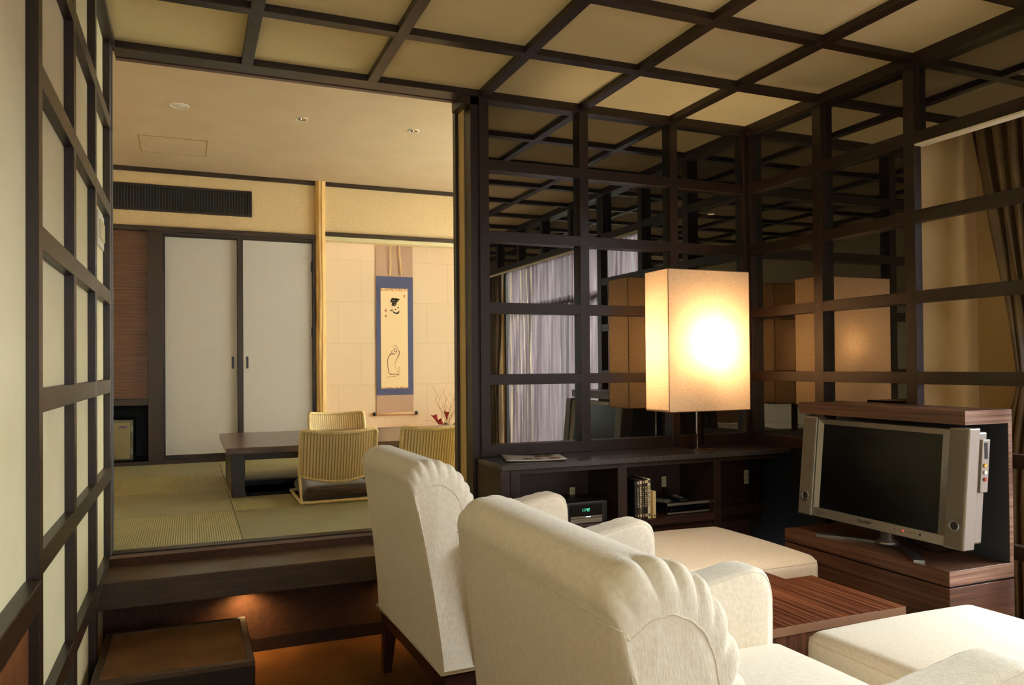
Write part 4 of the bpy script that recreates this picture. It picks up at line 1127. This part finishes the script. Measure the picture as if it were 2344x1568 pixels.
def armchair(loc, rot, wb, wt, label, seed, gath, pitch_):
    random.seed(seed)
    t = thing('armchair', label, 'armchair', loc, rot, 'cream upholstered armchairs')
    # profile (x, z, gather, roll) going up the outer back, over the roll, down the front
    prof = [(.0, .232, 0, 0), (-.008, .33, 0, 0), (-.022, .45, 0, 0), (-.040, .58, 0, 0), (-.058, .69, 0, .0), (-.068, .752, .0, .15), (-.074, .778, .25, .6), (-.066, .803, .6, .9),
            (-.040, .824, .9, 1), (.0, .832, 1, 1), (.04, .824, 1, 1), (.078, .803, 1, 1), (.108, .768, 1, 1), (.130, .722, 1, 1), (.142, .668, 1, .95), (.148, .60, .8, .7), (.152, .53, .35, .4), (.160, .46, .1, .3), (.165, .38, 0, .2), (.165, .232, 0, 0)]
    pr = smooth_interp(prof, 7)
    cx, cz = .035, .60
    def hw(z): return (wb + (wt - wb) * min(1, max(0, (z - .232) / (.76 - .232)))) / 2
    S_ = [0, .2, .4, .6, .7, .76, .80, .83, .86, .885, .91, .93, .95, .965, .978, .99, 1.0]
    S_ = [-s for s in reversed(S_)] + S_[1:]
    nph = [random.uniform(-.35, .35) for _ in range(40)]
    rows_ = []
    L = 0; acc = []
    for i, p in enumerate(pr):
        if i: L += math.hypot(p[0] - pr[i - 1][0], p[1] - pr[i - 1][1])
        acc.append(L)
    for i, p in enumerate(pr):
        x, z, g, rl_ = p
        row = []
        for s in S_:
            a = abs(s); h = hw(z)
            e = max(0, (a - .84) / .16)                       # 0..1 towards the end
            inset = (1 - math.sqrt(max(0, 1 - e * e))) * (.058 * rl_ + .010)
            if a >= .84: yy = math.copysign(h - .045 * rl_ * 0 - (1 - a) * h, s)
            yy = math.copysign(a * h + (.012 * rl_ * e * (1 - e) * 2), s)
            # direction to the core
            dx, dz = cx - x, (min(cz, z - .01 if z < cz else cz)) - z
            if z < .70 and x < .0: dx, dz = 1, 0
            if x > .1 and z < .62: dx, dz = -1, 0
            dl = math.hypot(dx, dz) or 1
            gg = max(0, min(1, (a - .72) / .20)) ** 1.6 * max(0, min(1, (1.003 - a) / .03)) * (.25 if s > 0 else 1)
            wv = math.sin(acc[i] * PI / pitch_ + .6 * math.sin(acc[i] * 23 + seed) + a * 1.2)
            wv = 1 - 2.0 * (1 - abs(wv)) ** 1.5 
            amp = gath * g * gg
            off = inset - amp * (wv * .9 + .1)
            row.append((x + dx / dl * off, yy, z + dz / dl * off))
        rows_.append(row)
    mb = B(); R = mb.grid(rows_)
    # end panels, slightly domed, set inside the gathered roll
    for side in (0, -1):
        f = mb.bm.faces.new([r[side] for r in R]); f.smooth = False
    back = mb.put('back', M_fabric, t, local=True, recalc=True)
    # seam cords on the back
    sm = B()
    zs = .752; h = hw(zs)
    sm.tube([(-.0705 + .006 * max(0, (abs(q) - .9) / .1), q * h * .992, zs) for q in [k / 20 for k in range(-20, 21)]], .0010, 6)
    for sg in (-1, 1):
        pts = []
        for p in pr:
            if p[1] < .752 and p[0] < 0: pts.append((p[0] + .006, sg * (hw(p[1]) - .0035), p[1]))
        sm.tube(pts, .0009, 6)
        arc = [(rows_[i][0 if sg < 0 else -1]) for i in range(len(pr)) if 37 <= i <= 118]
        arc = [(a[0], a[1] + sg * .0005, a[2]) for a in arc]
        sm.tube(arc, .0012, 6)
    sm.put('seam', M_fabric, back, local=True)
    # arms
    aw = .118; ya = wb / 2 - .002
    for sg in (-1, 1):
        pf = [(.10, .24), (.10, .60), (.17, .588), (.26, .573), (.36, .568), (.47, .574), (.58, .590), (.66, .604), (.70, .604), (.728, .590), (.742, .563), (.748, .52), (.748, .40), (.742, .24)]
        core = pf
        mb = B(); b = bmesh.new()
        pfs = [pf[0]] + smooth_interp(pf[1:13], 4) + [pf[13]]
        # cross-section stations across the arm width with a rounded shoulder
        ST = [0, .25, .5, .68, .8, .89, .95, 1]
        ST = [-s for s in reversed(ST)] + ST[1:]
        cxa, cza = .42, .40; rows2 = []
        for s in ST:
            e = max(0, (abs(s) - .55) / .45); ins = (1 - math.sqrt(max(0, 1 - e * e))) * .030
            row = []
            for (px, pz) in pfs:
                # inward offset: top faces go down, front faces go back
                nx = max(0, min(1, (px - .66) / .06)); nz_ = max(0, min(1, (pz - .50) / .07))
                if px < .12: nx = 0
                wrk = .0022 * math.sin(px * 70 + s * 3) * math.exp(-((px - .22) / .12) ** 2) * (1 if pz > .5 else 0) + .0012 * math.sin(px * 140 + s * 9 + seed) * (1 if pz > .5 else 0)
                row.append((px - ins * nx, sg * (ya - aw / 2) + s * aw / 2 + .004 * math.sin(px * 9 + pz * 7) * (1 if abs(s) > .5 else 0) * (.5), pz - ins * nz_ * .8 + wrk))
            rows2.append(row)
        Rr = mb.grid(rows2)
        for side in (0, -1):
            ring_ = Rr[side]; n = len(ring_)
            base = [mb.bm.verts.new((v.co.x, v.co.y, .24)) for v in ring_[1:-1]]
            top_ = ring_[1:-1]
            for k in range(len(top_) - 1):
                try:
                    f = mb.bm.faces.new((top_[k], top_[k + 1], base[k + 1], base[k])); f.smooth = True
                except ValueError: pass
        o = mb.put('arm', M_fabric, t, local=True, recalc=True)
        sm = B()
        for side in (0, -1):
            pts = [Vector(v) + Vector((0, (1 if side else -1) * .0004, .0004)) for v in rows2[2 if side == 0 else -3][1:-1]]
            sm.tube(pts, .0010, 6)
        sm.put('arm_seam', M_fabric, o, local=True)
    # seat cushion and skirt body
    wi = wb / 2 - aw + .004
    mb = B(); rbox(mb, .15, .755, -wi, wi, .295, .425, .035, .028, side=.006); mb.put('seat_cushion', M_fabric, t, local=True)
    B().box(.10, .745, -wb / 2 + .014, wb / 2 - .014, .235, .31, .006, 2).put('seat_frame_cover', M_fabric, t, local=True)
    mb = B(); rbox(mb, .135, .205, -wi + .004, wi - .004, .36, .60, .034, .0, side=.012); mb.put('back_cushion', M_fabric, t, local=True)
    x0, x1, yh = .0, .752, wb / 2
    B().tube([(x0, -yh, .233), (x1, -yh, .233), (x1, yh, .233), (x0, yh, .233)], .0055, 8, closed=True).put('piping', M_piping, t, local=True)
    B().box(.012, .735, -yh + .012, yh - .012, .175, .232, .002).put('base_rail', M_darkred, t, local=True)
    for lx, ly, dx in ((.035, -1, -.012), (.035, 1, -.012), (.70, -1, .01), (.70, 1, .01)):
        mb = B(); rows3 = []
        for z, w in ((.0, .014), (.175, .0235)):
            q = (1 - z / .175); c_ = Vector((lx + dx * q, ly * (yh - .042), z))
            rows3.append([c_ + Vector((sx * w, sy * w, 0)) for sx, sy in ((-1, -1), (1, -1), (1, 1), (-1, 1))])
        mb.grid(rows3, False, False, True); mb.bm.faces.new([mb.bm.verts.new(v) for v in rows3[0]])
        mb.put('leg', M_darkred, t, local=True, recalc=True)
    return t
M_darkred = noise_mat('mahogany_stain', srgb(44, 22, 16), srgb(58, 30, 22), (4, 4, 4), 12, .35)
armchair((-2.103, -.842, FL), math.radians(2), .715, .600, 'cream armchair farther from the camera, its back toward the deck', 5, .0072, .036)
armchair((-2.150, -2.07, FL), math.radians(0), .800, .700, 'cream armchair nearest the camera, seen from behind', 9, .0115, .050)

def ottoman(x0, x1, y0, y1, label):
    t = thing('ottoman', label, 'ottoman', ((x0 + x1) / 2, (y0 + y1) / 2, FL), group='cream square ottomans')
    mb = B(); rbox(mb, x0, x1, y0, y1, -.99, -.676, .042, .030, nseg=7, ncore=10, side=.004); o = mb.put('upholstery', M_fabtop, t)
    rr, zz, pts = .042, -.700, []
    k_ = rr - math.sqrt(rr * rr - (zz + .676 + rr) ** 2) - .001
    for (cx_, cy_, a0) in ((x1 - rr, y1 - rr, 0), (x0 + rr, y1 - rr, 90), (x0 + rr, y0 + rr, 180), (x1 - rr, y0 + rr, 270)):
        for q in range(7):
            a = math.radians(a0 + 15 * q); pts.append((cx_ + (rr - k_) * math.cos(a), cy_ + (rr - k_) * math.sin(a), zz))
    B().tube(pts, .0020, 6, closed=True).put('seam', M_fabtop, o)
    for sx in (x0 + .05, x1 - .05):
        for sy in (y0 + .05, y1 - .05): B().box(sx - .02, sx + .02, sy - .02, sy + .02, FL, -.985).put('leg', M_darkred, t)
ottoman(-1.19, -.515, -1.03, -.385, 'cream ottoman by the counter, in front of the far armchair')
ottoman(-1.185, -.53, -2.36, -1.640, 'cream ottoman at the right edge, in front of the near armchair')

t = thing('coffee_table', 'low walnut veneer coffee table between the two ottomans', 'coffee table', (-1.0, -1.35, FL))
B().box(-1.26, -.808, -1.553, -1.042, -.725, -.700, .0008).put('tabletop', M_walY2 if False else grain('walnut_table_grain', srgb(78, 38, 21), srgb(142, 82, 52), 1, .3, 46, lo=.38, hi=.66), t)
B().box(-.808, -.686, -1.553, -1.155, -.7255, -.7005, .0008).put('end_leaf', grain('walnut_leaf_grain', srgb(78, 38, 21), srgb(142, 82, 52), 1, .3, 42, lo=.38, hi=.66), t)
B().box(-1.255, -.700, -1.550, -1.530, FL, -.7255, .0006).put('side_panel', M_walZ, t)
B().box(-1.255, -.812, -1.065, -1.045, FL, -.7255, .0006).put('side_panel', M_walZ, t)
B().box(-1.25, -.69, -1.5535, -1.5530, -.7255, -.7000).put('edge_band', flat('pale_edge', srgb(150, 110, 82), .4), t)

# ================================================================== CURTAINS
def drape(name, label, ytop0, ytop1, tie0, tie1, ztie, bot0, bot1, mat, x, nf, grp, cat='curtain', amp=.035, ztop=1.05):
    mb = B(); rows_ = []
    NZ, NY = 40, nf * 10
    for j in range(NZ + 1):
        z = ztop - (ztop - FL - .02) * j / NZ
        if ztie is not None:
            if z > ztie: q = ((ztop - z) / (ztop - ztie)); q = q * q * (3 - 2 * q) * .5 + q * .5; a = ytop0 + (tie0 - ytop0) * q; b_ = ytop1 + (tie1 - ytop1) * q
            else: q = min(1, (ztie - z) / .55); q = math.sin(q * PI / 2); a = tie0 + (bot0 - tie0) * q; b_ = tie1 + (bot1 - tie1) * q
        else: a, b_ = ytop0, ytop1
        sq = abs(b_ - a) / abs(ytop1 - ytop0)
        row = []
        for i in range(NY + 1):
            u = i / NY
            ph = u * nf * 2 * PI
            row.append((x + amp * (.5 + .5 * sq) * math.sin(ph + .5 * math.sin(z * 2 + u * 9)) + .010 * math.sin(ph * 2.3 + z * 4), a + (b_ - a) * u + .008 * math.sin(ph * 2), z))
        rows_.append(row)
    mb.grid(rows_); o = mb.put(name, mat)
    tag(o, label, cat, grp)
    return o
drape('drape', 'gold satin drape tied back beside the beige return wall behind the open lattice', -.99, -1.50, -1.20, -1.36, -.02, -1.10, -1.44, M_satin, .37, 7, 'gold satin drapes', ztop=1.20)
drape('drape', 'gold satin drape at the far end of the window, seen only in the mirrored lattice', -4.35, -4.70, -4.42, -4.66, -.02, -4.38, -4.70, M_satin, .34, 5, 'gold satin drapes', ztop=1.20)
drape('sheer_curtain', 'long mauve sheer curtain across the window, seen in the mirrored lattice', -1.47, -4.40, 0, 0, None, 0, 0, M_sheer, .465, 34, None, amp=.018, ztop=1.20)
# facade across the street
o = B().box(4.2, 4.5, -8, 2, -1.5, .75).put('neighbouring_building', M_bldg)
tag(o, 'pale facade outside the window, behind the sheer curtain', 'building')

# switch plate on the left lattice panel
t = thing('light_switch', 'white light switch plate with four rockers on the cream panel of the left lattice', 'switch', (XL, -.19, .50))
B().box(XL, XL + .007, -.275, -.100, .497, .620, .002).put('switch_plate', M_white, t)
for i in range(4):
    B().box(XL + .007, XL + .011, -.262 + i * .040, -.230 + i * .040, .525, .592, .0015).put('rocker', M_ivory, t)
